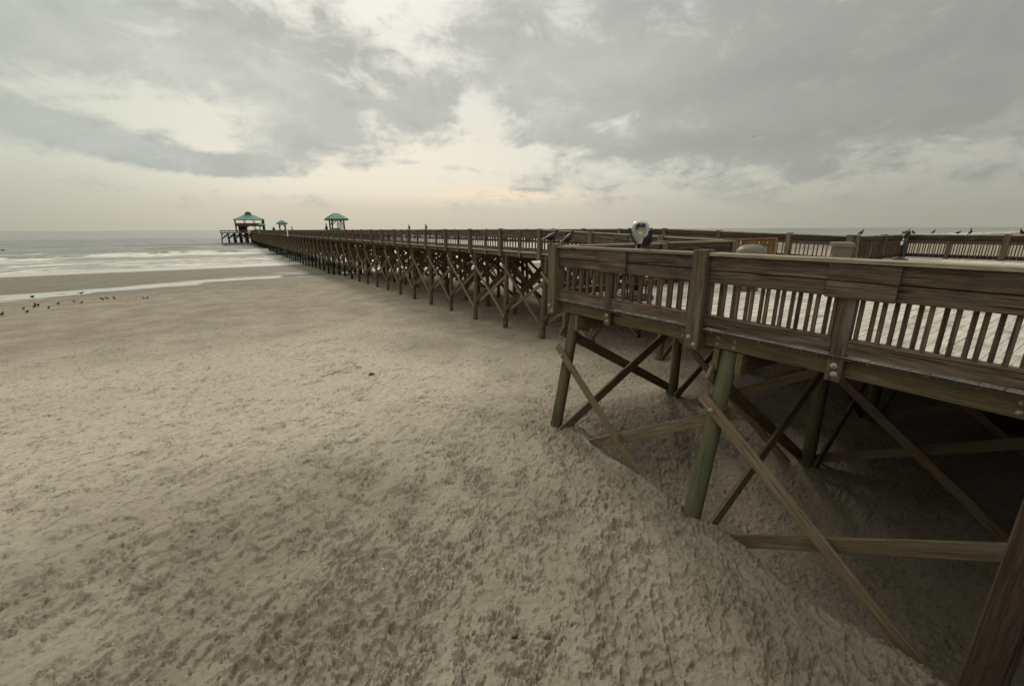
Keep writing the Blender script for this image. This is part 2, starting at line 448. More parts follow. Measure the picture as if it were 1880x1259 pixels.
    rot = t.node('ShaderNodeMapping'); rot.inputs['Rotation'].default_value = (0, 0, -math.atan2(AY, AX)); rot.inputs['Scale'].default_value = (1.3, 3.2, 1)
    t.l.new(pos, rot.inputs[0]); n5 = t.noise(rot.outputs[0], 1.6, 5, .65, .4)
    dryc = t.mix(t.smooth(n1, .3, .72), (.262, .220, .168), (.365, .312, .242))
    dryc = t.mix(t.math('MULTIPLY', t.attr('pale'), .75), dryc, (.55, .48, .375))
    dryc = t.mix(t.smooth(n2, .42, .75, 0, .35), dryc, (.235, .19, .138))
    dryc = t.mix(t.smooth(n5, .56, .74, 0, .30), dryc, (.19, .152, .106))
    dryc = t.mix(t.smooth(n3, .52, .72, 0, .30), dryc, (.14, .11, .078))
    cr = t.attr('crust')
    crm = t.math('MULTIPLY', cr, t.smooth(t.math('ADD', t.math('MULTIPLY', n4, .6), t.math('MULTIPLY', n2, .5)), .44, .66))
    dryc = t.mix(t.math('MULTIPLY', crm, .50), dryc, (.105, .083, .057))
    fk = t.noise(rot.outputs[0], 9.0, 4, .7, .6)
    dryc = t.mix(t.smooth(fk, .575, .64, 0, .60), dryc, (.088, .070, .047))  # dark flecks painted in to imitate shaded crevices
    fk2 = t.noise(t.vmath('ADD', rot.outputs[0], (7.0, 3.0, 1.0)), 4.2, 5, .72, .5)
    dryc = t.mix(t.math('MULTIPLY', t.smooth(fk2, .57, .64, 0, .50), t.smooth(n4, .36, .56)), dryc, (.105, .083, .057))  # larger flecks, the same crevice shade put into the colour
    we = t.attr('wet'); so = t.attr('soak')
    col = t.mix(t.math('MULTIPLY', we, .9), dryc, t.mix(t.smooth(n1, .3, .7), (.155, .134, .102), (.190, .165, .127)))
    col = t.mix(so, col, (.14, .12, .09))
    t.l.new(col, bs.inputs['Base Color'])
    ro = t.math('SUBTRACT', t.math('SUBTRACT', .97, t.math('MULTIPLY', we, .28)), t.math('MULTIPLY', so, .42))
    t.l.new(ro, bs.inputs['Roughness'])
    t.l.new(t.math('ADD', .08, t.math('MULTIPLY', so, .4)), bs.inputs['Specular IOR Level'])
    hb = t.math('ADD', t.math('MULTIPLY', n4, .6), t.math('ADD', t.math('MULTIPLY', n3, .25), t.math('MULTIPLY', n2, 1.2)))
    hb = t.math('MULTIPLY', hb, t.math('SUBTRACT', 1.0, t.math('MULTIPLY', we, .88)))
    t.l.new(t.bump(hb, 1.0, .03), bs.inputs['Normal'])
    me.materials.append(m)
    return o
make_beach()

def ground_z(x, y):
    xa = np.array([float(x)]); ya = np.array([float(y)])
    return float((sand_base(xa, ya) + sand_detail(xa, ya)[0])[0])

# tide pool: a thin sheet lying in the trough behind the sand bar
def make_pool():
    nx, ny = 120, 30
    xs = np.linspace(-60, 60, nx); ys = np.linspace(45.5, 66, ny)
    co = [(x, y, POOL) for y in ys for x in xs]
    F = [[j * nx + i, j * nx + i + 1, (j + 1) * nx + i + 1, (j + 1) * nx + i] for j in range(ny - 1) for i in range(nx - 1)]
    me = bpy.data.meshes.new('tide_pool'); me.from_pydata(co, [], F)
    o = bpy.data.objects.new('tide_pool', me); COL.objects.link(o); tag(o, kind='structure')
    m, t, b = new_mat('pool_water', .05, 1.0)
    b.inputs['Base Color'].default_value = (.34, .32, .27, 1)
    pos = t.node('ShaderNodeNewGeometry').outputs['Position']
    t.l.new(t.bump(t.noise(t.vmath('MULTIPLY', pos, (1, 2, 1)), 1.6, 3), .05, .02), b.inputs['Normal'])
    me.materials.append(m)
make_pool()

# ------------------------------------------------------------------ the sea
def make_sea():
    ang = np.concatenate([np.linspace(-R(58), R(58), 620), np.linspace(R(58), 2 * math.pi - R(58), 50)[1:-1]]) + YAW
    rr = [58.0]
    while rr[-1] < 420: rr.append(rr[-1] * 1.0035)
    while rr[-1] < 30000: rr.append(rr[-1] * 1.06)
    rr = np.array(rr); nA, nR = len(ang), len(rr)
    A, Rr = np.meshgrid(ang, rr); X = np.sin(A) * Rr; Y = np.cos(A) * Rr
    # long crests lie along the beach and break as they come in
    wob = 9.0 * fbm(X * .014, Y * .010, 3, 101) + 2.6 * fbm(X * .05, Y * .05, 3, 103)
    s = Y + wob
    deep = sst(s, 92, 150); amp = deep * (1 - .85 * sst(Rr, 500, 1500))
    sw = .20 * np.sin(s * .30 + 1.5 * fbm(X * .02, Y * .02, 2, 107)) + .10 * np.sin(s * .71 + 2.0 * fbm(X * .03, Y * .03, 2, 109) + X * .02)
    Z = amp * (sw + .16 * fbm(X * .16, Y * .42, 4, 111))
    foam = np.zeros_like(Z)
    def breaker(s0, hgt, xc, xw, w=2.6, f=1.0, run=16.0):
        nonlocal Z, foam
        mask = np.exp(-((X - xc) / xw) ** 4) * (.6 + .4 * sst(fbm(X * .05 + s0, Y * .01, 3, int(s0) % 50), -.3, .3))
        d = s - s0
        Z = Z + hgt * mask * np.where(d < 0, np.exp(-(d / (w * .45)) ** 2), np.exp(-(d / (w * 1.4)) ** 2))
        foam = np.maximum(foam, f * mask * sst(-d, -.3, .5) * (1 - sst(-d, run * .5, run)))
    breaker(176, 0.84, -62, 22, 3.0, .0)
    breaker(183, 0.74, -14, 9, 3.0, .12, 6)
    breaker(158, 0.68, -44, 9, 2.6, .9, 10)
    breaker(150, .42, -78, 12, 2.4, .8, 12)
    breaker(146, 0.61, -12, 24, 2.4, 1.0, 26)
    breaker(134, .34, -52, 26, 2.2, 1.0, 24)
    breaker(150, .35, 60, 70, 2.4, 1.0, 30)
    breaker(215, .45, 20, 60, 3.0, .1, 5)
    breaker(248, .45, -120, 60, 3.4, .0)
    nz = fbm(X * .10, Y * .55, 4, 121, .6)
    lace = fbm(X * .5, Y * 1.1, 3, 131, .6)
    foam = np.clip(foam * (.75 + 1.1 * nz + .7 * lace + .5 * fbm(X * .03, Y * .10, 2, 133)), 0, 1)
    wash = sst(s, 84, 87) * (1 - sst(s, 112, 124))
    foam = np.maximum(foam, wash * (.10 + .66 * sst(nz + .45 * lace + .35 * fbm(X * .03, Y * .22, 3, 141), -.22, .35)))
    foam = np.maximum(foam, sst(Y + .35 * wob, 80.5, 82.5) * (1 - sst(Y + .35 * wob, 87, 93)) * .50)
    foam = foam * (1 - sst(Rr, 700, 1500))
    silt = 1 - sst(s, 90, 260)
    co = np.stack([X, Y, Z], -1).reshape(-1, 3)
    idx = np.arange(nA * nR).reshape(nR, nA)
    b = np.roll(idx, -1, 1)
    F = np.stack([idx[:-1], idx[1:], b[1:], b[:-1]], -1).reshape(-1, 4)
    me = bpy.data.meshes.new('sea'); me.vertices.add(len(co)); me.vertices.foreach_set('co', co.astype(np.float32).ravel())
    me.loops.add(F.size); me.loops.foreach_set('vertex_index', F.astype(np.int32).ravel())
    me.polygons.add(len(F)); me.polygons.foreach_set('loop_start', np.arange(0, F.size, 4, dtype=np.int32))
    me.polygons.foreach_set('use_smooth', np.ones(len(F), bool))
    for nm, arr in (('foam', foam), ('silt', silt)):
        at = me.attributes.new(nm, 'FLOAT', 'POINT'); at.data.foreach_set('value', arr.astype(np.float32).ravel())
    me.update(); me.validate()
    o = bpy.data.objects.new('sea', me); COL.objects.link(o); tag(o, kind='structure')
    m, t, bs = new_mat('sea_water', .2, .5)
    pos = t.node('ShaderNodeNewGeometry').outputs['Position']
    fo = t.attr('foam'); si = t.attr('silt')
    w1 = t.noise(t.vmath('MULTIPLY', pos, (.35, 1.0, 1)), .9, 4, .6); w2 = t.noise(t.vmath('MULTIPLY', pos, (.05, .16, 1)), 1.0, 4, .6)
    water = t.mix(si, (.135, .130, .105), (.20, .175, .13))
    fine = t.noise(pos, 3.0, 3, .7)
    ff = t.smooth(t.math('ADD', fo, t.math('MULTIPLY', t.math('SUBTRACT', fine, .5), .45)), .15, .80)
    col = t.mix(ff, water, (.62, .595, .53))
    t.l.new(col, bs.inputs['Base Color'])
    t.l.new(t.math('ADD', .22, t.math('MULTIPLY', ff, .6)), bs.inputs['Roughness'])
    bp = t.bump(w2, .55, 1.2); bp = t.bump(w1, .5, .25, bp)
    t.l.new(bp, bs.inputs['Normal'])
    me.materials.append(m)
make_sea()

# ------------------------------------------------------------------ timber building blocks
V3 = Vector
def bolt_mb(c, n, r=.034, big=True):
    """washer, nut and rod end seen on the face whose normal is n"""
    n = V3(n).normalized(); a = V3((0, 0, 1)); ey = n.cross(a).normalized(); mb = MB()
    mb.lathe([(r, -.004), (r, .003), (r * .92, .006), (r * .55, .008)], c, 14, ey, a, n)
    mb.lathe([(r * .50, .006), (r * .50, .022), (r * .40, .026)], c, 6, ey, a, n)
    mb.lathe([(r * .22, .02), (r * .22, .036), (r * .15, .038)], c, 8, ey, a, n)
    return mb

def railing(label, p0, p1, n, zf, majors, minors, lod=0, zoff=0.0, splice=True, cat='railing', cols=None, bal=.083, post_h=1.0, skip_end_cap=False, bolts=True, cap_out=.10):
    """timber guard rail from p0 to p1 (deck edge line); n points out over the edge.
    majors and minors are distances along the run; zf gives the deck height at a distance."""
    n = V3((*n, 0)); p0 = V3((*p0, 0)) - n * .055; p1 = V3((*p1, 0)) - n * .055; d = (p1 - p0); L = d.length; d.normalize()
    def P(t, o, z): return p0 + d * t + n * o + V3((0, 0, zf(t) + z))
    mid = P(L / 2, 0, 0); near = P(max(0, min(L, (CAM - p0).dot(d))), 0, 0)
    th = thing('railing', label, cat, tuple(near), group=None)
    def seg(o0, o1, z0, z1, t0, t1, ch=.004, tint=None):
        a, b = P(t0, (o0 + o1) / 2, (z0 + z1) / 2), P(t1, (o0 + o1) / 2, (z0 + z1) / 2)
        return MB().bar(a, b, z1 - z0, o1 - o0, (0, 0, 1), ch, tint)
    def up(o0, o1, t0, t1, z0, z1, ch=.004, tint=None):
        tc = (t0 + t1) / 2; a, b = P(tc, (o0 + o1) / 2, z0), P(tc, (o0 + o1) / 2, z1)
        return MB().bar(a, b, o1 - o0, t1 - t0, n, ch, tint)
    posts = Parts(th, 'post', M['post']); mposts = Parts(th, 'post', M['board']); caps = Parts(th, 'cap_board', M['cap']); tops = Parts(th, 'top_board', M['board'])
    bots = Parts(th, 'bottom_rail', M['board']); bals = Parts(th, 'baluster', M['baluster']); bl = Parts(th, 'bolt', M['galv'], True)
    spl = Parts(th, 'splice_board', M['board']); shade_strips = Parts(th, 'seam_shade_strip', M['shade_wood'])  # last one: added dark strip that paints a shadow line into the seam
    for t in majors:
        posts.add(up(-.05, .14, t - .095, t + .095, -.285 + random.uniform(-.012, .012), post_h + random.uniform(-.006, .012), .007))
        if bolts:
            bl.add(bolt_mb(P(t + .045, .14, -.215), n)); bl.add(bolt_mb(P(t - .035, .14, -.125), n))
    for t in minors:
        mposts.add(up(-.05, .047, t - .07, t + .07, -.275, .60 if splice else .93, .005))
        if bolts:
            bl.add(bolt_mb(P(t + .008, .047, -.20), n)); bl.add(bolt_mb(P(t - .004, .047, -.11), n))
        if splice:
            for z0, z1 in ((.595, .753), (.761, .925)):
                spl.add(seg(.050, .086, z0 + random.uniform(-.003, .003), z1, t - .20 + random.uniform(-.01, .01), t + .36 + random.uniform(-.01, .01)))
    ms = sorted(majors); ends = [0.0] + ms + [L]
    allp = sorted([(t, .095) for t in majors] + [(t, .07) for t in minors])
    # boards between the big posts
    spans = []
    prev = 0.0
    for t in ms:
        if t - .097 - prev > .25: spans.append((prev, t - .097))
        prev = t + .097
    if L - prev > .25: spans.append((prev, L))
    for a, b in spans:
        caps.add(seg(-.125, cap_out, .93 + random.uniform(0, .003), .97 + random.uniform(0, .004), a, b, .006))
        cut = [t for t in minors if a < t < b]; xs = [a] + cut + [b]
        for i in range(len(xs) - 1):
            q0, q1 = xs[i] + (.002 if i else .004), xs[i + 1] - (.002 if i < len(xs) - 2 else .004)
            w = random.uniform(-.011, -.007)
            tops.add(seg(.010, .048, .762, .927, q0, q1, .005)); tops.add(seg(.010 + w, .048 + w, .597 + random.uniform(-.004, .004), .752, q0, q1, .005)); shade_strips.add(seg(-.012, -.003, .715, .80, q0 + .002, q1 - .002, 0))
    # bottom rails and balusters between neighbouring posts
    edges = [(0.0, 0.0)] + allp + [(L, 0.0)]
    for (ta, wa), (tb, wb) in zip(edges[:-1], edges[1:]):
        a, b = ta + wa, tb - wb
        if b - a < .12: continue
        dz = random.uniform(-.006, .006)
        bots.add(seg(.006, .044, .022 + dz, .155 + dz, a + .003, b - .003).join(seg(-.095, .050, .1555 + dz, .176 + dz, a + .003, b - .003)))
        k = max(1, int(round((b - a) / bal))); st = (b - a) / k
        for i in range(k):
            t = a + st * (i + .5) + random.uniform(-.006, .006)
            o = -.032 if i % 2 == 0 else -.010
            o0 = (-.088, -.052) if i % 2 else (-.031, .004)
            bals.add(up(o0[0], o0[1], t - .0175, t + .0175, .03, .655, .003))
    for q in (posts, mposts, shade_strips, caps, tops, bots, bals, bl, spl):
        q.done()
    return th

# ------------------------------------------------------------------ viewing platform
plat = thing('viewing_platform', 'wide timber viewing platform on battered round piles in the right foreground', 'platform', (X0, 2.7, ZD))
YB = -24.0
def deck_mb(x0, x1, y0, y1, zf, w=.14, gap=.006, ch=0, jitter=.004):
    mb = MB(); y = y1
    while y - w > y0:
        zc = zf(y - w / 2); e = random.uniform(-jitter, jitter)
        mb.box((x0 + e, y - w, zc - .036 + random.uniform(-.002, .001)), (x1, y, zc + random.uniform(-.002, .001)), ch)
        mb.m[-6] = 1  # end face at the edge takes the painted shade tone
        y -= w + gap + random.uniform(-.002, .003)
    return mb
mb = deck_mb(X0, X1, -.42, Y1, lambda y: ZD); mb.join(deck_mb(-6.0, X1, -24.0, -.43, lambda y: ZD)).build('deck', [M['deck'], M['shade_wood']], plat)
# edge beams
for x in (X0 + .128,):
    MB().box((x - .022, YB, ZD - .235), (x + .022, 6.0, ZD - .04), .005).build('edge_beam', M['stringer'], plat)
MB().box((X0 + .10, Y1 - .09, ZD - .235), (PX0, Y1 - .045, ZD - .052), .005).build('edge_beam', M['stringer'], plat)
MB().box((PX1, Y1 - .09, ZD - .235), (X1 - .05, Y1 - .045, ZD - .052), .005).build('edge_beam', M['stringer'], plat)
MB().box((X1 - .09, YB, ZD - .235), (X1 - .05, 6.0, ZD - .052), .005).build('edge_beam', M['stringer'], plat)
j = Parts(plat, 'joist', M['stringer'])
x = X0 + .55
while x < X1 - .3:
    j.add(MB().box((x - .022, YB, ZD - .238), (x + .022, 5.98, ZD - .04), .003)); x += .60
j.done()
BENTS = [5.65, 2.70, -.32, -3.37, -6.42, -9.47, -12.5]
ROWS = [5.22, 8.45, 11.6, 14.9, 18.2, 21.6, 24.7]
piles = Parts(plat, 'pile', M['pile'], True); pcs = Parts(plat, 'pile_cap', M['stringer']); brs = Parts(plat, 'brace', M['brace']); bb = Parts(plat, 'bolt', M['galv'], True)
def sandz(x, y): return ground_z(x, y)
lblock = Parts(plat, 'light_block_wall', M['dark'])  # walls added under the deck to block light from behind and the right
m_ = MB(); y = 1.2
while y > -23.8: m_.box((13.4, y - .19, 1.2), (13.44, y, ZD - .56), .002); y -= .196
lblock.add(m_)
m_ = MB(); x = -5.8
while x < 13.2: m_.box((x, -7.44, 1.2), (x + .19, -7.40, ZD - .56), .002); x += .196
lblock.add(m_); lblock.done()
PT = {}
for bi, y in enumerate(BENTS):
    for ri, x in enumerate(ROWS):
        bat = {0: .40, len(ROWS) - 1: -.40}.get(ri, random.uniform(-.05, .05))
        zt = ZD - .26; zb = sandz(x - bat, y) - .5
        sl = bat / 2.1
        top = V3((x, y, zt)); bot = V3((x - sl * (zt - zb), y + random.uniform(-.03, .03), zb))
        PT[(bi, ri)] = (top, bot)
        piles.add(MB().tube(bot, top, .116, .098, 20 if bi < 3 else 12, 8, .006, tint={(0, 0): .1, (1, 0): .97}.get((bi, ri))))
    for dy in (-.155, .155):
        pcs.add(MB().box((X0 + .06 + random.uniform(-.03, .03), y + dy - .037, ZD - .525), (X1 - .2, y + dy + .037, ZD - .243), .006))
    # transverse cross braces in the plane of the bent
    for ri in range(len(ROWS) - 1):
        if bi > 3 and ri > 2: continue
        a, b = PT[(bi, ri)], PT[(bi, ri + 1)]
        def on(pt, z): t = (pt[0].z - z) / (pt[0].z - pt[1].z); return pt[0].lerp(pt[1], t)
        zh, zl = ZD - .62, min(sandz(a[1].x, y), sandz(b[0].x, y)) + .12
        for k, (q0, q1) in enumerate(((on(a, zh), on(b, zl)), (on(a, zl), on(b, zh)))):
            o = V3((0, (.165 if k == 0 else -.165), 0)); e = (q1 - q0).normalized() * .14
            brs.add(MB().bar(q0 + o - e, q1 + o + e, .185, .042, (0, 0, 1), .004, .25))
# long braces between bents, outer one bolted on the face of the piles
for ri in range(4):
    for bi in range(len(BENTS) - 1):
        if bi > 4: continue
        a, b = PT[(bi, ri)], PT[(bi + 1, ri)]
        def on(pt, z): t = (pt[0].z - z) / (pt[0].z - pt[1].z); return pt[0].lerp(pt[1], t)
        out = -.155
        zh = ZD - .99; zl = ZD - 3.28
        q0, q1 = on(a, zh), on(b, zl); e = (q1 - q0).normalized()
        if ri == 0: q1.x = q0.x + .06
        brs.add(MB().bar(q0 + V3((out, 0, 0)) - e * .22, q1 + V3((out - (0 if ri else .02), 0, 0)) + e * .55, .14, .045, (0, 0, 1), .005, random.uniform(.3, .9)))
        if ri == 0: bb.add(bolt_mb(q0 + V3((out - .024, 0, -.01)), (-1, 0, 0), .036))
        q2, q3 = on(b, ZD - 1.16), on(a, ZD - 2.95); e = (q3 - q2).normalized()
        brs.add(MB().bar(q2 + V3((.165, 0, 0)) - e * .2, q3 + V3((.165, 0, 0)) + e * .3, .16, .045, (0, 0, 1), .005, random.uniform(.3, .9)))
for q in (piles, pcs, brs): q.done()
for dy, dz in ((.24, -.10), (.24, -.185), (-.27, -.10), (-.27, -.185), (-.49, -.11), (-.49, -.19)):
    for yy in (3.13, .05):
        bb.add(bolt_mb((X0 + .106, yy + dy, ZD + dz), (-1, 0, 0), .024))
bb.done()

railing('nearest weathered brown railing along the left edge of the platform, bolted with galvanised washers', (X0, 6.155), (X0, -.40), (-1, 0), lambda t: ZD,
        [.095, 3.03, 6.10], [1.44, 4.61])
railing('short bleached railing running from the corner post of the platform to the pier', (X0 + .16, Y1 - .02), (PX0 - .05, Y1 - .02), (0, 1), lambda t: ZD,
        [2.95, 5.80], [1.45, 4.4])
railing('short railing of closely packed dark balusters beyond the square tan bin', (PX1 + .12, Y1 - .02), (X1 - .12, Y1 - .02), (0, 1), lambda t: ZD,
        [.05, 2.95], [1.45, 4.3])
railing('far right railing of the platform with small birds lined up on its cap', (X1, Y1), (X1, -3.0), (1, 0), lambda t: ZD,
        [.10, 3.05, 6.1, 9.0], [1.5, 4.58, 7.6])

# ------------------------------------------------------------------ the pier
pier = thing('fishing_pier', 'long timber fishing pier running out over the beach and surf', 'pier', (PX0, 14.2, ZP))
mb = MB(); y = PEND
while y > Y1 + .15:
    z = pier_z(y - .07); mb.box((PX0, y - .14, z - .036), (PX1, y, z), 0.0); y -= .147
mb.build('deck', M['deck'], pier)
PB = [14.12 + 3.05 * k for k in range(68)]
st = Parts(pier, 'edge_beam', M['stringer']); jo = Parts(pier, 'joist', M['stringer'])
ys = [Y1 + .05, 8.0, 11.1] + PB
for a, b in zip(ys[:-1], ys[1:]):
    for x, (kk) in ((PX0 + .128, st), (PX1 - .128, st)):
        kk.add(MB().bar((x, a, pier_z(a) - .150), (x, b, pier_z(b) - .150), .195, .045, (0, 0, 1), .004))
for x in np.linspace(PX0 + .9, PX1 - .9, 8):
    m_ = MB(); m_.bar((x, Y1, ZD - .14), (x, 14.2, ZP - .14), .19, .045, (0, 0, 1), 0)
    m_.bar((x, 14.2, ZP - .14), (x, PEND, ZP - .14), .19, .045, (0, 0, 1), 0); jo.add(m_)
PR = [PX0 + .24, PX0 + 2.75, PX1 - 2.75, PX1 - .24]
pp = Parts(pier, 'pile', M['pile'], True); pc = Parts(pier, 'pile_cap', M['stringer']); pb = Parts(pier, 'brace', M['brace'])
PY = [8.1, 11.12] + PB
QT = {}
for k, y in enumerate(PY):
    zt = pier_z(y) - .27
    for r, x in enumerate(PR):
        gz = max(ground_z(x, y), -2.0) - .4 if y < 80 else -1.2
        bat = (.16 if r == 0 else -.16 if r == 3 else random.uniform(-.04, .04))
        top = V3((x, y + random.uniform(-.03, .03), zt)); bot = V3((x - bat, y + random.uniform(-.05, .05), gz)); QT[(k, r)] = (top, bot)
        pp.add(MB().tube(bot, top, random.uniform(.112, .138), random.uniform(.092, .112), 14 if k < 14 else 8, 6 if k < 14 else 3, .01))
    for dy in (-.16, .16):
        pc.add(MB().box((PX0 + .05, y + dy - .037, zt - .27), (PX1 - .05, y + dy + .037, zt + .018), .005 if k < 12 else 0))
def on(pt, z): t = (pt[0].z - z) / (pt[0].z - pt[1].z); return pt[0].lerp(pt[1], t)
for k in range(len(PY)):
    ztop = pier_z(PY[k])
    for r in range(3):
        a, b = QT[(k, r)], QT[(k, r + 1)]
        for q0, q1, o in ((on(a, ztop - .62), on(b, ztop - 2.75), .17), (on(a, ztop - 2.75), on(b, ztop - .62), -.17)):
            e = (q1 - q0).normalized() * .15; o = V3((0, o, 0))
            pb.add(MB().bar(q0 + o - e, q1 + o + e, .18, .042, (0, 0, 1), .003 if k < 10 else 0, .15), key=(q0 - CAM).length + 8)
    if k + 1 < len(PY) and k > 0:
        for r in (0, 1, 2, 3):
            near, far = QT[(k, r)], QT[(k + 1, r)]
            q0, q1 = on(far, ztop - .78), on(near, ztop - 3.10); e = (q1 - q0).normalized() * .17; o = V3((-.165, 0, 0))
            pb.add(MB().bar(q0 + o - e, q1 + o + e, .13, .045, (0, 0, 1), .004 if k < 10 else 0, random.uniform(.5, 1)), key=(q0 - CAM).length + (0 if r == 0 else 9))
            q0, q1 = on(near, ztop - 1.05), on(far, ztop - 2.95); e = (q1 - q0).normalized() * .17; o = V3((.165, 0, 0))
            pb.add(MB().bar(q0 + o - e, q1 + o + e, .15, .045, (0, 0, 1), .004 if k < 10 else 0, random.uniform(.3, .9)), key=(q0 - CAM).length + (3 if r == 0 else 10))
for q in (st, jo, pp, pc, pb): q.done()

maj = [y + .18 - Y1 for y in PY if y < PEND - 1]; mnr = [t + 1.525 for t in maj if t + 1.525 < PEND - Y1 - .3]
maj = [-.05 + .15] + maj
railing('long near side railing of the pier, its posts running away toward the green roofs', (PX0, Y1), (PX0, PEND), (-1, 0), lambda t: pier_z(Y1 + t), maj, mnr, bal=.11)
railing('railing on the far side of the pier, seen behind the walkway against the sea', (PX1, Y1), (PX1, PEND), (1, 0), lambda t: pier_z(Y1 + t), maj, mnr, bal=.16)

# ------------------------------------------------------------------ head of the pier
HX0, HX1, HY0, HY1 = .2, 24.5, PEND, 252.0
head = thing('pier_head', 'wide pier head on tall piles in the sea at the end of the pier', 'pier', (HX0, HY0, ZP))
mb = MB(); y = HY1
while y > HY0 + .2: mb.box((HX0, y - .58, ZP - .05), (HX1, y, ZP), 0); y -= .6
mb.build('deck', M['deck'], head)
hp = Parts(head, 'pile', M['pile'], True); hb = Parts(head, 'brace', M['dark']); hc = Parts(head, 'edge_beam', M['stringer'])
for lo, hi in (((HX0, HY0, ZP - .33), (HX1, HY0 + .1, ZP - .055)), ((HX0, HY0 + .11, ZP - .33), (HX0 + .1, HY1, ZP - .055)), ((HX1 - .1, HY0 + .11, ZP - .33), (HX1, HY1, ZP - .055))):
    hc.add(MB().box(lo, hi, 0))
xs = np.linspace(HX0 + .35, HX1 - .35, 11); yy = np.linspace(HY0 + .4, HY1 - .4, 8)
for jx, x in enumerate(xs):
    for jy, y in enumerate(yy):
        bt = -.5 if jx == 0 else .5 if jx == 10 else random.uniform(-.35, .35)
        hp.add(MB().tube((x + bt, y + random.uniform(-.2, .2), -1.2), (x, y, ZP - .34), .19, .16, 8, 3))
for y in (yy[0], yy[1], yy[3], yy[5]):
    for a, b in zip(xs[:-1], xs[1:]):
        hb.add(MB().bar((a, y - .2, ZP - .5), (b, y - .2, ZP - 2.6), .2, .06, (0, 0, 1), 0)); hb.add(MB().bar((b, y + .2, ZP - .5), (a, y + .2, ZP - 2.6), .2, .06, (0, 0, 1), 0))
for a, b in zip(yy[:-1], yy[1:]):
    hb.add(MB().bar((xs[0] - .2, a, ZP - .5), (xs[0] - .2, b, ZP - 2.6), .2, .06, (0, 0, 1), 0)); hb.add(MB().bar((xs[0] - .2, b, ZP - .5), (xs[0] - .2, a, ZP - 2.6), .2, .06, (0, 0, 1), 0))
for q in (hp, hb, hc): q.done()
def rail_posts(L): return [t for t in np.arange(.1, L, 3.0)], [t for t in np.arange(1.6, L, 3.0)]
a, b = rail_posts(PX0 - HX0)
railing('railing across the front of the pier head, left of where the pier meets it', (HX0, HY0), (PX0 - .1, HY0), (0, -1), lambda t: ZP, a, b, bal=.3, bolts=False)
a, b = rail_posts(HY1 - HY0)
railing('railing along the open seaward-left side of the pier head', (HX0, HY0 + .2), (HX0, HY1), (-1, 0), lambda t: ZP, a, b, bal=.3, bolts=False)

# ------------------------------------------------------------------ roofs on the pier
def hip(mb, c, hx, hy, z0, z1, rx, ry, ov=.0, th=.10, mi=0):
    """hipped roof skin with thickness from eave z0 to ridge z1; rx, ry half sizes of the top"""
    x, y = c
    lo = [(x - hx, y - hy), (x + hx, y - hy), (x + hx, y + hy), (x - hx, y + hy)]; hi = [(x - rx, y - ry), (x + rx, y - ry), (x + rx, y + ry), (x - rx, y + ry)]
    vs = [(*p, z0) for p in lo] + [(*p, z1) for p in hi] + [(*p, z0 - th) for p in lo] + [(*p, z1 - th) for p in hi]
    fs = [[0, 1, 5, 4], [1, 2, 6, 5], [2, 3, 7, 6], [3, 0, 4, 7], [4, 5, 6, 7], [9, 8, 12, 13], [10, 9, 13, 14], [11, 10, 14, 15], [8, 11, 15, 12], [13, 12, 15, 14],
          [8, 9, 1, 0], [9, 10, 2, 1], [10, 11, 3, 2], [11, 8, 0, 3]]
    mb.add(vs, fs, mi=mi); return mb
def seams(c, hx, hy, z0, z1, rx, ry, step):
    """standing seams of the metal roof"""
    mb = MB(); x, y = c
    for sgn in (-1, 1):
        for u in np.arange(-hx + step, hx, step):
            q = max(-rx, min(rx, u)); f = (hx - abs(u)) / max(hx - rx, .01) if abs(u) > rx else 1.0
            ye = hy + (ry - hy) * min(1, f); ze = z0 + (z1 - z0) * min(1, f)
            mb.bar((x + u, y + sgn * hy, z0 + .006), (x + u, y + sgn * ye, ze + .006), .03, .03, (0, 0, 1), 0)
        for u in np.arange(-hy + step, hy, step):
            f = (hy - abs(u)) / max(hy - ry, .01) if abs(u) > ry else 1.0
            xe = hx + (rx - hx) * min(1, f); ze = z0 + (z1 - z0) * min(1, f)
            mb.bar((x + sgn * hx, y + u, z0 + .006), (x + sgn * xe, y + u, ze + .006), .03, .03, (0, 0, 1), 0)
    return mb
def shelter(label, c, half, eave, peak, zb, rx=.4, counter=False, group=None):
    x, y = c; th = thing('shelter', label, 'shelter', (x, y, zb), group=group)
    r = hip(MB(), c, half, half, eave, peak, rx, .12, th=.06).join(seams(c, half, half, eave, peak, rx, .12, .45)).build('roof', M['teal'], th)
    f = MB(); q = half - .03
    for s in (-1, 1):
        f.box((x - q, y + s * q - .03, eave - .24), (x + q, y + s * q + .03, eave - .062), 0); f.box((x + s * q - .03, y - q + .035, eave - .24), (x + s * q + .03, y + q - .035, eave - .062), 0)
    f.build('fascia', M['teald'], th)
    p = half - .62
    for sx in (-1, 1):
        for sy in (-1, 1):
            MB().box((x + sx * p - .09, y + sy * p - .09, zb), (x + sx * p + .09, y + sy * p + .09, eave - .07), 0).build('post', M['dark'], th)
            MB().bar((x + sx * p, y + sy * p, eave - .95), (x + sx * (p - .75), y + sy * p, eave - .12), .12, .07, (0, 0, 1), 0).build('brace', M['dark'], th)
    if counter:
        MB().box((x - .2, y - p - .05, zb + 1.0), (x + p + .1, y - p + .05, zb + 2.05), 0).build('sign_panel', M['white'], th)
        MB().box((x - p - .2, y - p - .35, zb + .78), (x + .2, y - p + .3, zb + 1.22), 0).build('counter', M['teal'], th)
    return th
shelter('nearest green roofed shelter on the pier, with a white panel under its roof', (15.2, 71, ), 1.48, CAMZ + 1.62, CAMZ + 2.45, ZP, .35, True)
shelter('small green roofed shelter midway along the pier, between the big pavilion and the nearer roof', (15.2, 141), 1.35, CAMZ + 1.85, CAMZ + 2.65, ZP, .3)
shelter('smallest green roof, low in front of the two storey pavilion', (14.2, 200), 1.35, CAMZ + 1.9, CAMZ + 2.75, ZP, .25)

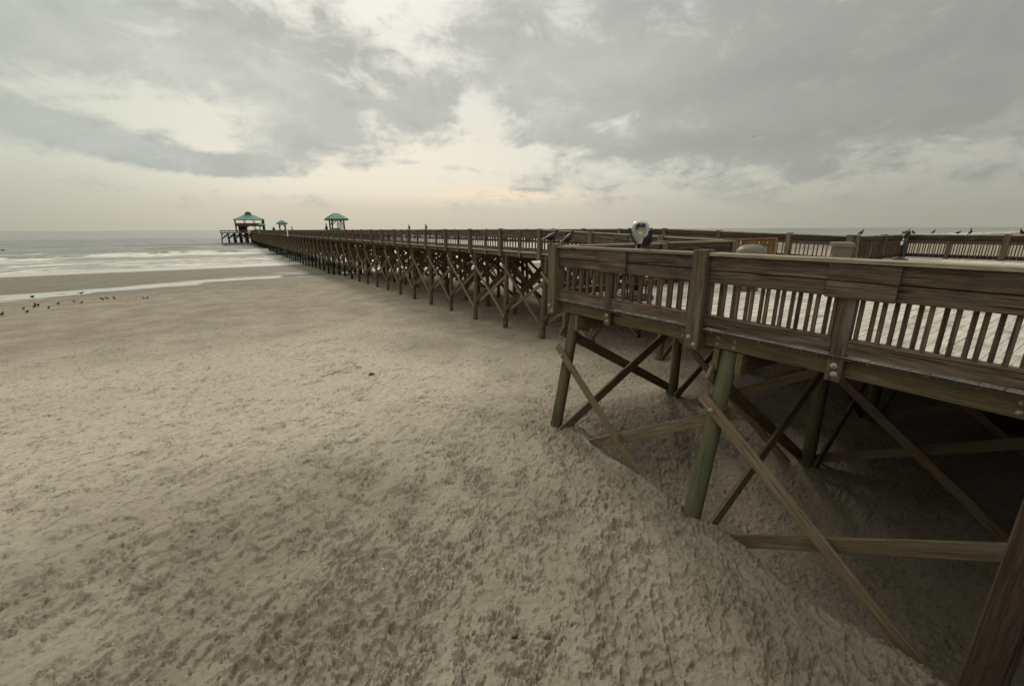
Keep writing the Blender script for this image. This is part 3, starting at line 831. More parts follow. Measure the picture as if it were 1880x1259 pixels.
pav = thing('pavilion', 'two storey open pavilion with a big green hipped roof and cupola on the pier head', 'pavilion', (12, 236, ZP))
c = (12, 236); hw = 6.1; ze = CAMZ + 4.65; zr = CAMZ + 7.1; zf2 = CAMZ + 2.0
hip(MB(), c, hw, hw, ze, zr, 1.15, 1.15, th=.12).join(seams(c, hw, hw, ze, zr, 1.15, 1.15, .8)).build('roof', M['teal'], pav)
cup = MB().box((c[0] - 1.05, c[1] - 1.05, zr - .15), (c[0] + 1.05, c[1] + 1.05, zr + .42), 0).build('cupola', M['dark'], pav)
hip(MB(), c, 1.5, 1.5, zr + .45, zr + 1.25, .2, .2, th=.08).build('cupola_roof', M['teald'], cup)
p = hw - .55
for gx in np.linspace(-p, p, 4):
    for gy in np.linspace(-p, p, 4):
        if abs(gx) > p - .1 or abs(gy) > p - .1:
            MB().box((c[0] + gx - .13, c[1] + gy - .13, ZP), (c[0] + gx + .13, c[1] + gy + .13, ze - .13), 0).build('post', M['dark'], pav)
MB().box((c[0] - p - .1, c[1] - p - .1, zf2 - .3), (c[0] + p + .1, c[1] + p + .1, zf2), 0).build('floor', M['board'], pav)
MB().box((c[0] - 4.6, c[1] - 1.0, ZP), (c[0] - 1.2, c[1] + 3.4, zf2 - .31), 0).build('storeroom', M['dark'], pav)
MB().box((c[0] + 1.6, c[1] - 3.4, ZP), (c[0] + 4.2, c[1] + .5, ZP + 1.25), 0).build('counter', M['dark'], pav)
for s in (-1, 1):
    for horiz in (0, 1):
        g = MB()
        for z0, z1 in ((.05, .30), (.36, .55), (.61, .78), (.84, 1.05)):
            if horiz: g.box((c[0] - p, c[1] + s * (p + .02) - .03, zf2 + z0), (c[0] + p, c[1] + s * (p + .02) + .03, zf2 + z1), 0)
            else: g.box((c[0] + s * (p + .02) - .03, c[1] - p + .04, zf2 + z0), (c[0] + s * (p + .02) + .03, c[1] + p - .04, zf2 + z1), 0)
        g.build('guard_rail', M['board'], pav)
sp = thing('staircase', 'dark wooden stairs climbing to the upper floor of the pavilion', 'stairs', (8.5, 231.5, ZP))
for s in (0, 1.2):
    MB().bar((7.2, 231.2 + s, ZP + .1), (11.4, 231.2 + s, zf2 - .2), .3, .07, (0, 0, 1), 0).build('stringer', M['dark'], sp)
tr = MB()
for k in range(13):
    f = (k + .5) / 13; tr.box((7.2 + 4.2 * f - .13, 231.2, ZP + .2 + (zf2 - ZP - .3) * f - .02), (7.2 + 4.2 * f + .13, 232.4, ZP + .2 + (zf2 - ZP - .3) * f + .02), 0)
tr.build('treads', M['board'], sp)
for lab, y, w in (('wide white board on the pier railing below the small green roofed shelter', 94.2, 1.15), ('narrow white board on the pier railing, the one nearer the pavilion', 166.5, .9)):
    q = MB().box((PX0 - .20, y - w / 2, ZP - .22), (PX0 - .145, y + w / 2, ZP + 1.02), .004).build('white_board', M['white'])
    tag(q, lab, 'board')

# ------------------------------------------------------------------ furniture on the platform
gt = thing('gate', 'new orange-brown picket gate closing the entrance to the pier', 'gate', (11.4, 6.75, ZD))
g0, g1, gy = 11.45, 14.75, 6.75
for x in (g0, g1): MB().box((x - .06, gy - .06, ZD), (x + .06, gy + .06, ZD + .97), .005).build('post', M['gate'], gt)
MB().box((g0 + .07, gy - .05, ZD + .93), (g1 - .07, gy + .05, ZD + .965), .004).build('top_rail', M['gate'], gt)
MB().box((g0 + .07, gy + .028, ZD + .70), (g1 - .07, gy + .066, ZD + .79), .004).build('cross_rail', M['gate'], gt)
MB().box((g0 + .07, gy + .028, ZD + .12), (g1 - .07, gy + .066, ZD + .21), .004).build('cross_rail', M['gate'], gt)
x = g0 + .13; k = 0
while x < g1 - .1:
    MB().box((x - .045, gy, ZD + .05), (x + .045, gy + .024, ZD + .925), .003).build('picket', M['gate'], gt); x += .125 if k % 4 else .16; k += 1

def bin_(name, label, c, r, h, rz, style):
    t = thing(name, label, 'bin', (*c, ZD), rz)
    if style == 0:
        pr = [(r * .80, 0), (r * .84, .03), (r * .95, h * .70), (r * .97, h * .74)]
        MB().lathe(pr, (0, 0, 0), 28).build('body', M['tan'], t, True, world=False)
        MB().lathe([(r * 1.0, h * .742), (r * 1.06, h * .76), (r * 1.06, h * .80), (r * 1.0, h * .88), (r * .80, h * .955), (r * .45, h * .99), (r * .05, h)], (0, 0, 0), 28).build('lid', M['tan'], t, True, world=False)
    else:
        b = MB(); hh = h * .80; w0, w1 = r * .78, r * .95
        vs = [(-w0, -w0, 0), (w0, -w0, 0), (w0, w0, 0), (-w0, w0, 0), (-w1, -w1, hh), (w1, -w1, hh), (w1, w1, hh), (-w1, w1, hh)]
        b.add(vs, [[3, 2, 1, 0], [0, 1, 5, 4], [1, 2, 6, 5], [2, 3, 7, 6], [3, 0, 4, 7], [4, 5, 6, 7]]); b.build('body', M['tan'], t, world=False)
        l = MB(); w = r * 1.05
        vs = []
        for z, q in ((hh + .004, w), (hh + .05, w * 1.02), (hh + .12, w * .97), (h - .02, w * .86), (h, w * .6)):
            vs += [(-q, -q, z), (q, -q, z), (q, q, z), (-q, q, z)]
        fs = [[3, 2, 1, 0], [16, 17, 18, 19]]
        for k in range(4):
            for i in range(4): i2 = (i + 1) % 4; fs.append([k * 4 + i, k * 4 + i2, k * 4 + 4 + i2, k * 4 + 4 + i])
        l.add(vs, fs); l.build('lid', M['tan'], t, world=False)
        MB().box((-r * .5, -w * 1.02 - .03, hh - .02), (r * .5, -w * 1.02 - .002, hh + .03), .004).build('handle', M['tan'], t, world=False)
bin_('trash_bin', 'tan bin with a low domed lid, close behind the near railing', (9.02, 4.55), .27, .945, .2, 0)
bin_('trash_bin', 'tan square bin with a sloping lid, beside the dark railing at the far corner', (16.15, 5.35), .27, .84, .35, 1)

def viewer(name, label, c, rz, zb, tilt=0.0, sticker=False):
    K = .55 if sticker else .80; HM = M['iron'] if sticker else M['silver']
    """coin-operated binocular viewer: local -Y is the eyepiece side"""
    t = thing(name, label, 'viewer', (*c, zb), rz)
    MB().lathe([(.24, 0), (.245, .025), (.23, .05), (.15, .07), (.10, .10), (.085, .16)], (0, 0, 0), 28).build('base', M['iron'], t, True, world=False)
    if not sticker:
        st_ = MB().lathe([(.33, 0.001), (.335, .02), (.33, .06), (.255, .066)], (0, 0, 0), 24); st_.build('footplate', M['iron'], t, True, world=False)
        fr = MB().bar((.16, -.30, .30), (.16, .26, .30), .03, .03, (0, 0, 1)); fr.bar((-.16, -.30, .30), (-.16, .26, .30), .03, .03, (0, 0, 1)); fr.bar((-.18, -.30, .30), (.18, -.30, .30), .03, .06, (0, 0, 1))
        fr.bar((.16, -.28, .06), (.16, -.28, .29), .03, .03, (0, 1, 0)); fr.bar((-.16, -.28, .06), (-.16, -.28, .29), .03, .03, (0, 1, 0)); fr.build('step', M['iron'], t, world=False)
    ph = .99 if not sticker else .86
    MB().tube((0, 0, .10), (0, 0, ph + .02), .062 if not sticker else .085, .055 if not sticker else .075, 16, 3).build('column', M['iron'], t, True, world=False)
    z0 = 0.0; before = set(t.children)
    # shield-shaped housing, outline in XZ, with depth along Y
    def shield(s, zs, w, zo=0.0):
        pts = []
        for a, zz in ((.035, 0), (.105, .10), (.160, .21), (.188, .31), (.186, .40), (.150, .475), (.085, .515), (.0, .525)): pts.append((a * w, z0 + zo + zz * zs))
        full = [(x, z) for x, z in pts] + [(-x, z) for x, z in pts[-2::-1]]
        return full
    def loft(rings):
        m = MB(); n = len(rings[0][1]); vs = []; fs = []
        for y, r_ in rings: vs += [(x, y, z) for x, z in r_]
        for k in range(len(rings) - 1):
            for i in range(n): i2 = (i + 1) % n; fs.append([k * n + i, k * n + i2, (k + 1) * n + i2, (k + 1) * n + i])
        fs.append([i for i in range(n)][::-1]); fs.append([(len(rings) - 1) * n + i for i in range(n)])
        m.add(vs, fs); return m
    def shr(full, k, cz): return [(x * k, cz + (z - cz) * k) for x, z in full]
    f = shield(1, 1, 1.0); cz = z0 + .30
    loft([(-.155, shr(f, .84, cz)), (-.135, shr(f, .93, cz)), (-.10, f), (.06, shr(f, .99, cz)), (.16, shr(f, .84, cz)), (.20, shr(f, .58, cz))]).build('housing', HM, t, True, world=False)
    fp = MB(); ff = shr(f, .78, cz + .04)
    fp = loft([(-.168, shr(f, .70, cz + .055)), (-.15, shr(f, .74, cz + .055))]); fp.build('face_plate', M['facep'], t, world=False)
    for s in (-1, 1):
        MB().lathe([(.046, .0), (.046, .03), (.040, .05), (.040, .085), (.030, .088)], (s * .052, -.165, z0 + .415), 16, (1, 0, 0), (0, 0, 1), (0, -1, 0)).build('eyepiece', M['iron'], t, True, world=False)
        MB().lathe([(.055, 0), (.055, .05), (.045, .06)], (s * .055, .19, z0 + .41), 16, (1, 0, 0), (0, 0, 1), (0, 1, 0)).build('lens', M['iron'], t, True, world=False)
        MB().lathe([(.020, 0), (.020, .035), (.036, .04), (.036, .07), (.026, .085)], (s * .178, 0, z0 + .33), 14, (0, 1, 0), (0, 0, 1), (s, 0, 0)).build('pivot_knob', M['iron'], t, True, world=False)
        yk = MB()
        pts = [(.03, .0), (.105, .075), (.175, .19), (.214, .30), (.222, .37)]
        for (a, b), (c_, d) in zip(pts[:-1], pts[1:]): yk.bar((s * a, 0, z0 - .03 + b), (s * c_, 0, z0 - .03 + d), .03, .20, (s, 0, 0), .004)
        yk.build('yoke_arm', M['iron'], t, world=False)
    MB().box((-.045, -.178, z0 + .215), (.045, -.160, z0 + .295), .004).build('instruction_plate', M['plate'], t, world=False)
    MB().box((-.11, -.181, z0 + .325), (-.06, -.160, z0 + .365), .004).build('coin_slot', M['iron'], t, world=False)
    MB().bar((-.03, -.175, z0 + .325), (.06, -.175, z0 + .365), .03, .02, (0, 0, 1)).build('nose_guard', M['silver'], t, world=False)
    for o in t.children:
        if o not in before: o.scale = (K, K, K); o.location = (0, 0, ph)
    if sticker:
        MB().box((-.05, -.098, .60), (.05, -.086, .74), .002).build('notice', M['white'], t, world=False)
    return t
viewer('binocular_viewer', 'silver coin binocular viewer on a black post behind the near railing', (6.28, 5.18), R(-47), ZD)
viewer('binocular_viewer', 'black viewer seen edge-on with a white notice on its post, before the far right railing', (22.3, 5.4), R(-125), ZD, sticker=True)
q = MB().box((18.9, 6.42, ZD + .60), (19.12, 6.70, ZD + .76), .01).build('junction_box', M['bluebox']); tag(q, 'small blue-grey box fixed to the pier railing post behind the square bin', 'box')

# timber post beside the camera
tp = thing('timber_post', 'dark rough post close to the camera at the lower right edge of the picture', 'post', (2.95, .16, 0))
px_, py_ = 2.86, -.085
MB().box((px_, py_, ground_z(px_, py_) - .3), (px_ + .19, py_ + .155, ZD + 1.0), .008, .3).build('shaft', M['dark'], tp)
MB().box((px_ + .01, py_ - .60, ZD - .235), (px_ + .18, py_ - .004, ZD - .05), .005, .3).build('crosspiece', M['dark'], tp)

# ------------------------------------------------------------------ birds
def bird_mb(pitch=.25, neck=.55, s=1.0, tail=1.0, fly=False):
    """one closed skin from bill to tail; X is forward, feet at z = 0"""
    st = [(-.165 * tail, .012, .012, .006), (-.15 * tail, .012, .022, .010), (-.10, .008, .026, .018), (-.055, .004, .048, .044), (0, 0, .062, .062), (.045, .004, .058, .062), (.08, .018, .042, .048),
          (.10, .045 * neck * 1.6, .032, .034), (.115, .085 * neck * 1.6, .030, .032), (.137, .105 * neck * 1.6, .029, .028), (.158, .107 * neck * 1.6, .020, .019), (.170, .103 * neck * 1.6, .010, .009), (.200, .096 * neck * 1.6, .003, .003)]
    cp, sp_ = math.cos(pitch), math.sin(pitch); n = 12; vs = []; fs = []; mb = MB()
    zc = .125 if not fly else 0
    for (x, z, ry, rz) in st:
        for i in range(n):
            q = 2 * math.pi * i / n; y = math.cos(q) * ry; zz = z + math.sin(q) * rz
            vs.append(((x * cp - zz * sp_) * s, y * s, (x * sp_ + zz * cp + zc) * s))
    for k in range(len(st) - 1):
        for i in range(n): i2 = (i + 1) % n; fs.append([k * n + i, (k + 1) * n + i, (k + 1) * n + i2, k * n + i2])
    fs.append([i for i in range(n)]); fs.append([(len(st) - 1) * n + i for i in range(n)][::-1])
    mb.add(vs, fs); return mb
def bird(label, loc, rz, pitch=.25, neck=.55, s=1.0, mat='feather', tail=1.0, group=None, fly=False):
    t = thing('bird', label, 'bird', loc, rz, group)
    body = bird_mb(pitch, neck, s, tail, fly).build('body', M[mat], t, True, world=False)
    if not fly:
        for sd in (-1, 1):
            l = MB().tube((.0, sd * .022 * s, .0), (-.008 * s, sd * .024 * s, .085 * s), .004 * s, .006 * s, 6, 1)
            for a in (-.5, 0, .5): l.tube((0, sd * .022 * s, .004 * s), (.035 * s * math.cos(a), sd * .022 * s + .035 * s * math.sin(a), .003), .0035 * s, .002 * s, 5, 1)
            l.build('leg', M['leg'], t, True, world=False)
        for sd in (-1, 1):
            w = MB(); pts = [(.06, .062, .018), (.03, .068, .03), (-.04, .055, .024), (-.11, .034, .014), (-.14, .02, .010)]
            cp, sp_ = math.cos(pitch), math.sin(pitch); vs = []; fs = []
            for (x, y, h) in pts:
                for dy, dz in ((0, h), (.008, 0), (0, -h * .9), (-.012, 0)):
                    zz = .012 + dz; vs.append(((x * cp - zz * sp_) * s, sd * (y + dy) * s * .98, (x * sp_ + zz * cp + .125) * s))
            for k in range(4):
                for i in range(4): i2 = (i + 1) % 4; f = [k * 4 + i, k * 4 + i2, k * 4 + 4 + i2, k * 4 + 4 + i]; fs.append(f if sd < 0 else f[::-1])
            fs += [[0, 1, 2, 3], [19, 18, 17, 16]]; w.add(vs, fs); w.build('wing', M[mat], t, True, world=False)
    else:
        for sd in (-1, 1):
            w = MB(); vs = []; fs = []
            for (y, x0, x1, z) in ((.04, .06, -.06, .02), (.18, .08, -.05, .10), (.34, .03, -.05, .11), (.46, -.04, -.07, .06)):
                vs += [(x0 * s, sd * y * s, z * s + .006), (x1 * s, sd * y * s, z * s + .004), (x1 * s, sd * y * s, z * s - .004), (x0 * s, sd * y * s, z * s - .006)]
            for k in range(3):
                for i in range(4): i2 = (i + 1) % 4; fs.append([k * 4 + i, k * 4 + i2, k * 4 + 4 + i2, k * 4 + 4 + i])
            fs += [[0, 1, 2, 3], [15, 14, 13, 12]]; w.add(vs, fs); w.build('wing', M[mat], t, False, world=False)
    return t
zc_ = ZD + .972
bird('sleek black bird leaning forward on the near corner post, left one of two', (4.93, 6.06, ZD + 1.002), R(-28), .30, .50, .95, 'feather', 1.2)
bird('sleek black bird on the cap beside the near corner post, right one of two', (5.36, 6.08, zc_), R(-25), .55, .42, .95, 'feather', 1.15)
bird('round dark bird on the near railing cap, between the silver viewer and a post', (5.06, 4.02, zc_), R(-118), .75, .30, 1.0, 'feather', .8)
RB = [('black bird standing tall on the post at the far corner of the platform', 24.98, 6.0, ZD + 1.0, .66, R(-40), .7, .6),
      ('dark bird hunched low just right of the far corner post', 24.96, 5.82, zc_, .68, R(60), .5, .3),
      ('black bird on a post top just left of the edge-on viewer', 24.98, 5.2, zc_ + .02, .66, R(-60), .55, .5),
      ('small dark bird just right of the edge-on viewer, bending its head', 24.96, 4.45, zc_, .66, R(-100), .2, .4),
      ('black bird stretched diagonally on the far railing, right of the edge-on viewer', 24.96, 4.1, zc_, .8, R(-70), 1.0, .6),
      ('plump dark bird alone on the far right railing, past its next post', 24.95, 3.05, zc_, .8, R(110), .8, .3)]
RB[5] = (RB[5][0], 24.95, 3.5 - .75, zc_, .8, R(110), .8, .3)
for lab, x, y, z, s, rz, pi_, nk in RB: bird(lab, (x, y, z), rz, pi_, nk, s, 'feather', 1.0, 'birds on the far railing')
bird('dark bird perched on the railing between the square bin and the far corner', (19.9, 6.12, zc_), R(-30), .5, .4, .85, 'featherb', .9)
for lab, y in (('tiny dark bird on the pier railing cap, the nearer of two', 26.25), ('tiny dark bird on the pier railing cap, the farther of two', 29.25)):
    bird(lab, (PX0 - .01, y, ZP + .972), R(70), .9, .6, 1.1, 'feather', .9)
BB = [(-9.0, 37.9, 'dark bird standing apart, lowest of the group on the left of the beach'), (-11.98, 38.9, 'dark bird at the far left edge of the beach, nearest the camera'), (-10.9, 38.9, 'round dark bird beside the two at the left edge'),
      (-11.5, 40.6, 'dark bird crouching with spread tail at the left edge'), (-11.14, 41.2, 'dark bird walking, right of the crouching one'), (-11.54, 42.9, 'small dark bird above the walking pair'), (-10.2, 40.0, 'round dark bird right of the walking pair'),
      (-10.36, 42.7, 'dark bird facing right, alone between the two beach groups'), (-9.74, 43.7, 'dark bird with a lifted tail, left of centre on the damp sand'), (-8.96, 41.8, 'small dark bird pecking among shells'),
      (-8.2, 43.8, 'left bird of the close pair in the middle of the damp sand'), (-7.95, 44.0, 'right bird of the close pair in the middle of the damp sand'), (-7.49, 43.6, 'dark bird just right of the close pair'),
      (-5.64, 42.6, 'left bird of the rightmost pair on the beach'), (-5.40, 42.4, 'right bird of the rightmost pair on the beach')]
BB[0] = (-11.2, 42.1, 'dark bird standing behind the walking one, left of the beach')
for x, y, lab in BB: bird(lab, (x, y, ground_z(x, y) + .012), random.uniform(0, 6.28), random.uniform(.1, .5), random.uniform(.3, .6), random.uniform(.82, 1.05), 'feather', random.uniform(.8, 1.1), 'birds on the beach')
bird('grey gull flying low over the near edge of the tide pool, left of the other', (-13.1, 48.6, CAMZ - 5.05), R(10), 0, .4, .95, 'featherb', 1, 'birds on the beach', True)
bird('dark bird gliding low over the tide pool, right of the other', (-10.2, 48.2, CAMZ - 4.95), R(-20), 0, .4, .9, 'featherb', 1, 'birds on the beach', True)
d = Vector((0.58, 1.09, .21)); d = Matrix.Rotation(-YAW, 3, 'Z') @ d
bird('lone bird flying far off in the grey sky', tuple(CAM + d * 95), R(30), .1, .4, 1.3, 'feather', 1, None, True)
bird('dark seabird floating on the water at the left edge', (-55.2, 192.9, .06), R(40), .05, .7, 3.4, 'featherb', 1, None, True)

# ------------------------------------------------------------------ people far along the pier
def person_mat(name, top, leg, skin=(.35, .22, .16)):
    m, t, b = new_mat(name, .85, .15)
    z = t.node('ShaderNodeSeparateXYZ'); t.l.new(t.node('ShaderNodeTexCoord').outputs['Object'], z.inputs[0])
    c = t.mix(t.smooth(z.outputs[2], .88, .90), leg, top); c = t.mix(t.smooth(z.outputs[2], 1.50, 1.52), c, skin)
    t.l.new(c, b.inputs['Base Color']); return m
def person(label, loc, rz, top, leg, lean=0.0):
    t = thing('person', label, 'person', loc, rz)
    V = [(0, 0, .95), (0, 0, 1.2), (lean * .5, 0, 1.42), (lean * .7, 0, 1.52), (lean * .9 + .01, 0, 1.63), (lean + .01, 0, 1.74),
         (0, .10, .90), (.02, .11, .48), (0, .12, .06), (.12, .12, .03), (0, -.10, .90), (.02, -.11, .48), (0, -.12, .06), (.12, -.12, .03),
         (lean * .5, .19, 1.40), (.05, .24, 1.12), (.26, .17, 1.05), (lean * .5, -.19, 1.40), (.05, -.24, 1.12), (.26, -.17, 1.05)]
    Ed = [(0, 1), (1, 2), (2, 3), (3, 4), (4, 5), (0, 6), (6, 7), (7, 8), (8, 9), (0, 10), (10, 11), (11, 12), (12, 13), (2, 14), (14, 15), (15, 16), (2, 17), (17, 18), (18, 19)]
    rad = [.15, .14, .15, .065, .10, .085, .095, .07, .05, .04, .095, .07, .05, .04, .07, .055, .04, .07, .055, .04]
    me = bpy.data.meshes.new('body'); me.from_pydata(V, Ed, [])
    o = bpy.data.objects.new('body', me); COL.objects.link(o); o.parent = t
    md = o.modifiers.new('skin', 'SKIN')
    if not me.skin_vertices: me.attributes.new('dummy', 'FLOAT', 'POINT')
    for i, sv in enumerate(me.skin_vertices[0].data if me.skin_vertices else []): sv.radius = (rad[i], rad[i]); sv.use_root = (i == 0)
    o.modifiers.new('sub', 'SUBSURF').levels = 1
    me.materials.append(person_mat('clothes', top, leg))
    h = MB().lathe([(.05, -.08), (.098, -.03), (.108, .03), (.08, .09), (.02, .115)], (lean + 0, 0, 1.72), 12); h.build('hair', M['feather'], t, True, world=False)
    return t
def person_skin_ready(): pass
person('person in a dark jacket standing on the pier just left of the nearest green shelter', (12.5, 65.0, ZP), R(200), (.02, .02, .028), (.03, .03, .04))
person('person in dark clothes, the left of two close together near the pavilion', (12.4, 136.5, ZP), R(120), (.03, .03, .03), (.02, .02, .03))
person('person in dark clothes, the right of two close together near the pavilion', (12.2, 132.0, ZP), R(-60), (.025, .022, .02), (.03, .03, .04))
person('person in a red top beside the small green roofed shelter', (12.2, 108.8, ZP), R(170), (.45, .03, .03), (.03, .03, .05))
person('person in a dark top bending at the railing right of the small shelter', (11.7, 93.0, ZP - .22), R(180), (.02, .02, .02), (.03, .03, .03), .15)

# ------------------------------------------------------------------ small things on the sand
def stone(label, c, r, seed):
    rs = np.random.RandomState(seed); mb = MB(); n, m_ = 14, 8; vs = []; fs = []
    z0 = ground_z(*c)
    for k in range(m_ + 1):
        th = math.pi * k / m_
        for i in range(n):
            q = 2 * math.pi * i / n; rr_ = r * (1 + .18 * math.sin(2 * q + seed) + .14 * math.sin(3 * th + q * 2 + seed) + .06 * rs.randn())
            vs.append((c[0] + rr_ * math.sin(th) * math.cos(q), c[1] + rr_ * math.sin(th) * math.sin(q) * .8, z0 + r * .35 + rr_ * math.cos(th) * .6))
    for k in range(m_):
        for i in range(n): i2 = (i + 1) % n; fs.append([k * n + i, (k + 1) * n + i, (k + 1) * n + i2, k * n + i2])
    mb.add(vs, fs); tag(mb.build('stone', M['stone'], None, True), label, 'stone')
stone('small dark stone on the foreground sand, left of the larger one', (1.74, 2.56), .030, 3)
stone('larger dark stone on the foreground sand, right of the small one', (1.99, 2.38), .042, 5)
stone('dark lump alone on the pale open sand in the middle distance', (3.31, 12.9), .085, 9)
def stick(label, pts, r):
    mb = MB()
    for a, b in zip(pts[:-1], pts[1:]):
        mb.tube((a[0], a[1], ground_z(*a) + .02 + (a[2] if len(a) > 2 else 0)), (b[0], b[1], ground_z(*b) + .02 + (b[2] if len(b) > 2 else 0)), r, r * .8, 7, 1)
    tag(mb.build('stick', M['stick'], None, True), label, 'stick')
# (ground_z only takes x, y)
_gz = ground_z
def ground_z(x, y, *a): return _gz(x, y)
stick('thin dry reed lying on the sand at the bottom edge', [(2.55, 1.42), (2.57, 1.27), (2.60, 1.12)], .007)
stick('branching dry twig on the open sand left of the dark lump', [(2.0, 13.9), (2.6, 14.25, .03), (3.18, 14.4, .06), (3.35, 14.2)], .010)
SHX, SHY = 4.44, .10
sh = MB()
for k in range(5):
    a = k * 1.3; sh.lathe([(.01, -.03), (.05, -.02), (.06, .01), (.03, .045), (.005, .05)], (SHX + .04 * math.cos(a), SHY + .04 * math.sin(a), _gz(SHX, SHY) - .005), 9, (1, 0, .3), (0, 1, .2))
tag(sh.build('shell_clump', M['shell'], None, True), 'pale clump of shells on the sand beside the dark post', 'shells')
pz = _gz(4.95, -.2)
pp_ = MB().tube((5.0, -.1, pz - .1), (4.92, -.18, pz + .42), .05, .05, 14, 2).lathe([(.058, .38), (.058, .44)], (4.92, -.18, pz), 14)
tag(pp_.build('standpipe', M['pipe'], None, True), 'short grey pipe standing in the sand at the bottom right corner', 'pipe')

lt = MB(); rs = np.random.RandomState(4)
for k in range(900):
    if k < 520: x = rs.uniform(-26, 6); y = 43.5 + .18 * (x + 12) + rs.randn() * 2.0; r = rs.uniform(.015, .05)
    else:
        q = 4 + 26 * rs.rand() ** 1.4; an = YAW + rs.uniform(-.95, .5); x, y = math.sin(an) * q, math.cos(an) * q; r = rs.uniform(.006, .016)
    z = _gz(x, y); a = rs.uniform(0, 6.28); e = rs.uniform(.4, 1.6)
    vs = [(r * e, 0, 0), (0, r, 0), (-r * e, 0, 0), (0, -r, 0), (0, 0, r * .6), (0, 0, -r * .5)]
    vs = [(x + p_[0] * math.cos(a) - p_[1] * math.sin(a), y + p_[0] * math.sin(a) + p_[1] * math.cos(a), z + r * .3 + p_[2]) for p_ in vs]
    lt.add(vs, [[0, 1, 4], [1, 2, 4], [2, 3, 4], [3, 0, 4], [1, 0, 5], [2, 1, 5], [3, 2, 5], [0, 3, 5]], mi=0 if rs.rand() < .8 else 1)
tag(lt.build('beach_litter', [M['stone'], M['shell']], None), 'scattered weed bits and broken shells strewn over the sand', 'litter', kind='stuff')

# ------------------------------------------------------------------ light and sky
w = bpy.data.worlds.new('World'); scene.world = w; w.use_nodes = True
t = NT(w.node_tree); bg = w.node_tree.nodes['Background']
SUN_AZ, SUN_EL = R(18), R(33)       # measured from +Y toward +X
sky = t.node('ShaderNodeTexSky', sky_type='NISHITA', sun_disc=False)
sky.sun_elevation = SUN_EL; sky.sun_rotation = SUN_AZ; sky.air_density = 1.0; sky.dust_density = 3.0
dirv = t.node('ShaderNodeTexCoord').outputs['Generated']
sp3 = t.node('ShaderNodeSeparateXYZ'); t.l.new(dirv, sp3.inputs[0])
dx, dy, dz = sp3.outputs
az = t.math('SUBTRACT', t.math('MULTIPLY', t.math('ARCTAN2', dx, dy), 57.2958), 33.96)
el = t.math('MULTIPLY', t.math('ARCSINE', dz), 57.2958)
zz = t.math('ADD', t.math('MAXIMUM', dz, 0.0), .26)
cv = t.node('ShaderNodeCombineXYZ'); t.l.new(t.math('DIVIDE', dx, zz), cv.inputs[0]); t.l.new(t.math('DIVIDE', dy, zz), cv.inputs[1]); cv.inputs[2].default_value = 3.7
C1 = cv.outputs[0]
nA = t.noise(C1, 1.5, 8, .60, .5); nB = t.noise(C1, 4.2, 7, .62, .35); nC = t.noise(t.vmath('MULTIPLY', dirv, (1, 1, 1.7)), 9.5, 8, .64, .5)
nD = t.noise(t.vmath('MULTIPLY', dirv, (1, 1, 2.0)), 3.0, 5, .6, .5)
cov = t.math('ADD', t.math('MULTIPLY', t.math('SUBTRACT', nA, .5), 1.6), t.math('ADD', t.math('MULTIPLY', t.math('SUBTRACT', nB, .5), 1.6), t.math('MULTIPLY', t.math('SUBTRACT', nC, .5), 2.2)))
cov = t.math('ADD', cov, t.math('ADD', t.smooth(el, 10, 15, 0, .18), t.math('MULTIPLY', t.smooth(az, -14, 4, 0, .34), t.smooth(el, 7, 11))))
def blob(a0, e0, ra, re, rot, amp):
    global cov
    da = t.math('SUBTRACT', az, a0); de = t.math('SUBTRACT', el, e0); c, s = math.cos(R(rot)), math.sin(R(rot))
    u = t.math('ADD', t.math('MULTIPLY', da, c / ra), t.math('MULTIPLY', de, s / ra)); v = t.math('ADD', t.math('MULTIPLY', da, -s / re), t.math('MULTIPLY', de, c / re))
    q = t.math('ADD', t.math('MULTIPLY', u, u), t.math('MULTIPLY', v, v))
    cov = t.math('ADD', cov, t.math('MULTIPLY', t.math('POWER', 2.718, t.math('MULTIPLY', q, -1.0)), amp))
for bl_ in [(-42, 16.5, 14, 4.0, -4, .60), (-24, 18, 9, 4, -12, .45), (-23.5, 12.2, 8.5, 2.2, -22, .95), (-27.5, 8.6, 5.0, 1.5, -12, .72), (-20, 10, 4, 2, 0, .35), (-11.2, 14.0, 4.2, 2.3, -5, 1.0), (-43, 8.4, 7, 1.4, -10, .80), (-34, 6.6, 7.5, 1.0, -6, .95),
            (34, 13, 26, 7, 0, .75), (22, 9.6, 15, 1.5, 0, .40), (10, 15.5, 8, 3, 10, .35), (5, 10.5, 5, 1.6, 0, .25), (-12.5, 7.9, 2.6, .45, 0, .60), (-5.5, 7.4, 4, .5, -6, .55), (2.5, 4.9, 2.6, .26, 0, .55), (-19.0, 7.6, 3.2, .6, 0, .55), (-41, 11.6, 3, .4, 8, .5),
            (-38, 11.2, 8, 1.6, -6, -.85), (-33, 8.6, 3.0, .8, -10, -.6), (-30, 13.6, 4, 1.1, -15, -.55), (-5.0, 12.6, 3.2, 3.0, 0, -.70), (-15, 21, 5, 3.0, -20, -.45), (-2, 8.8, 17, 1.8, 0, -.60), (-24, 5.0, 26, 1.2, -2, -.55), (-3, 20, 2.5, 4, 30, -.05), (4, 16.5, 5, 2.5, -15, .3), (-1.5, 15.8, 3, 1.2, 10, -.3), (40, 14.5, 7, .9, 22, -.45), (14, 12.4, 3.2, 1.0, 15, -.5), (-17, 16.3, 4, 1.0, -20, -.4)]:
    blob(*bl_)
cl = t.smooth(cov, -.22, .58)
cl = t.math('MULTIPLY', cl, t.smooth(el, 1.0, 4.5))
nish = t.node('ShaderNodeVectorMath', operation='SCALE'); t.l.new(sky.outputs[0], nish.inputs[0]); nish.inputs[3].default_value = .06
base = t.mix(t.smooth(el, 0, 9), (.560, .545, .455), (.770, .765, .660))
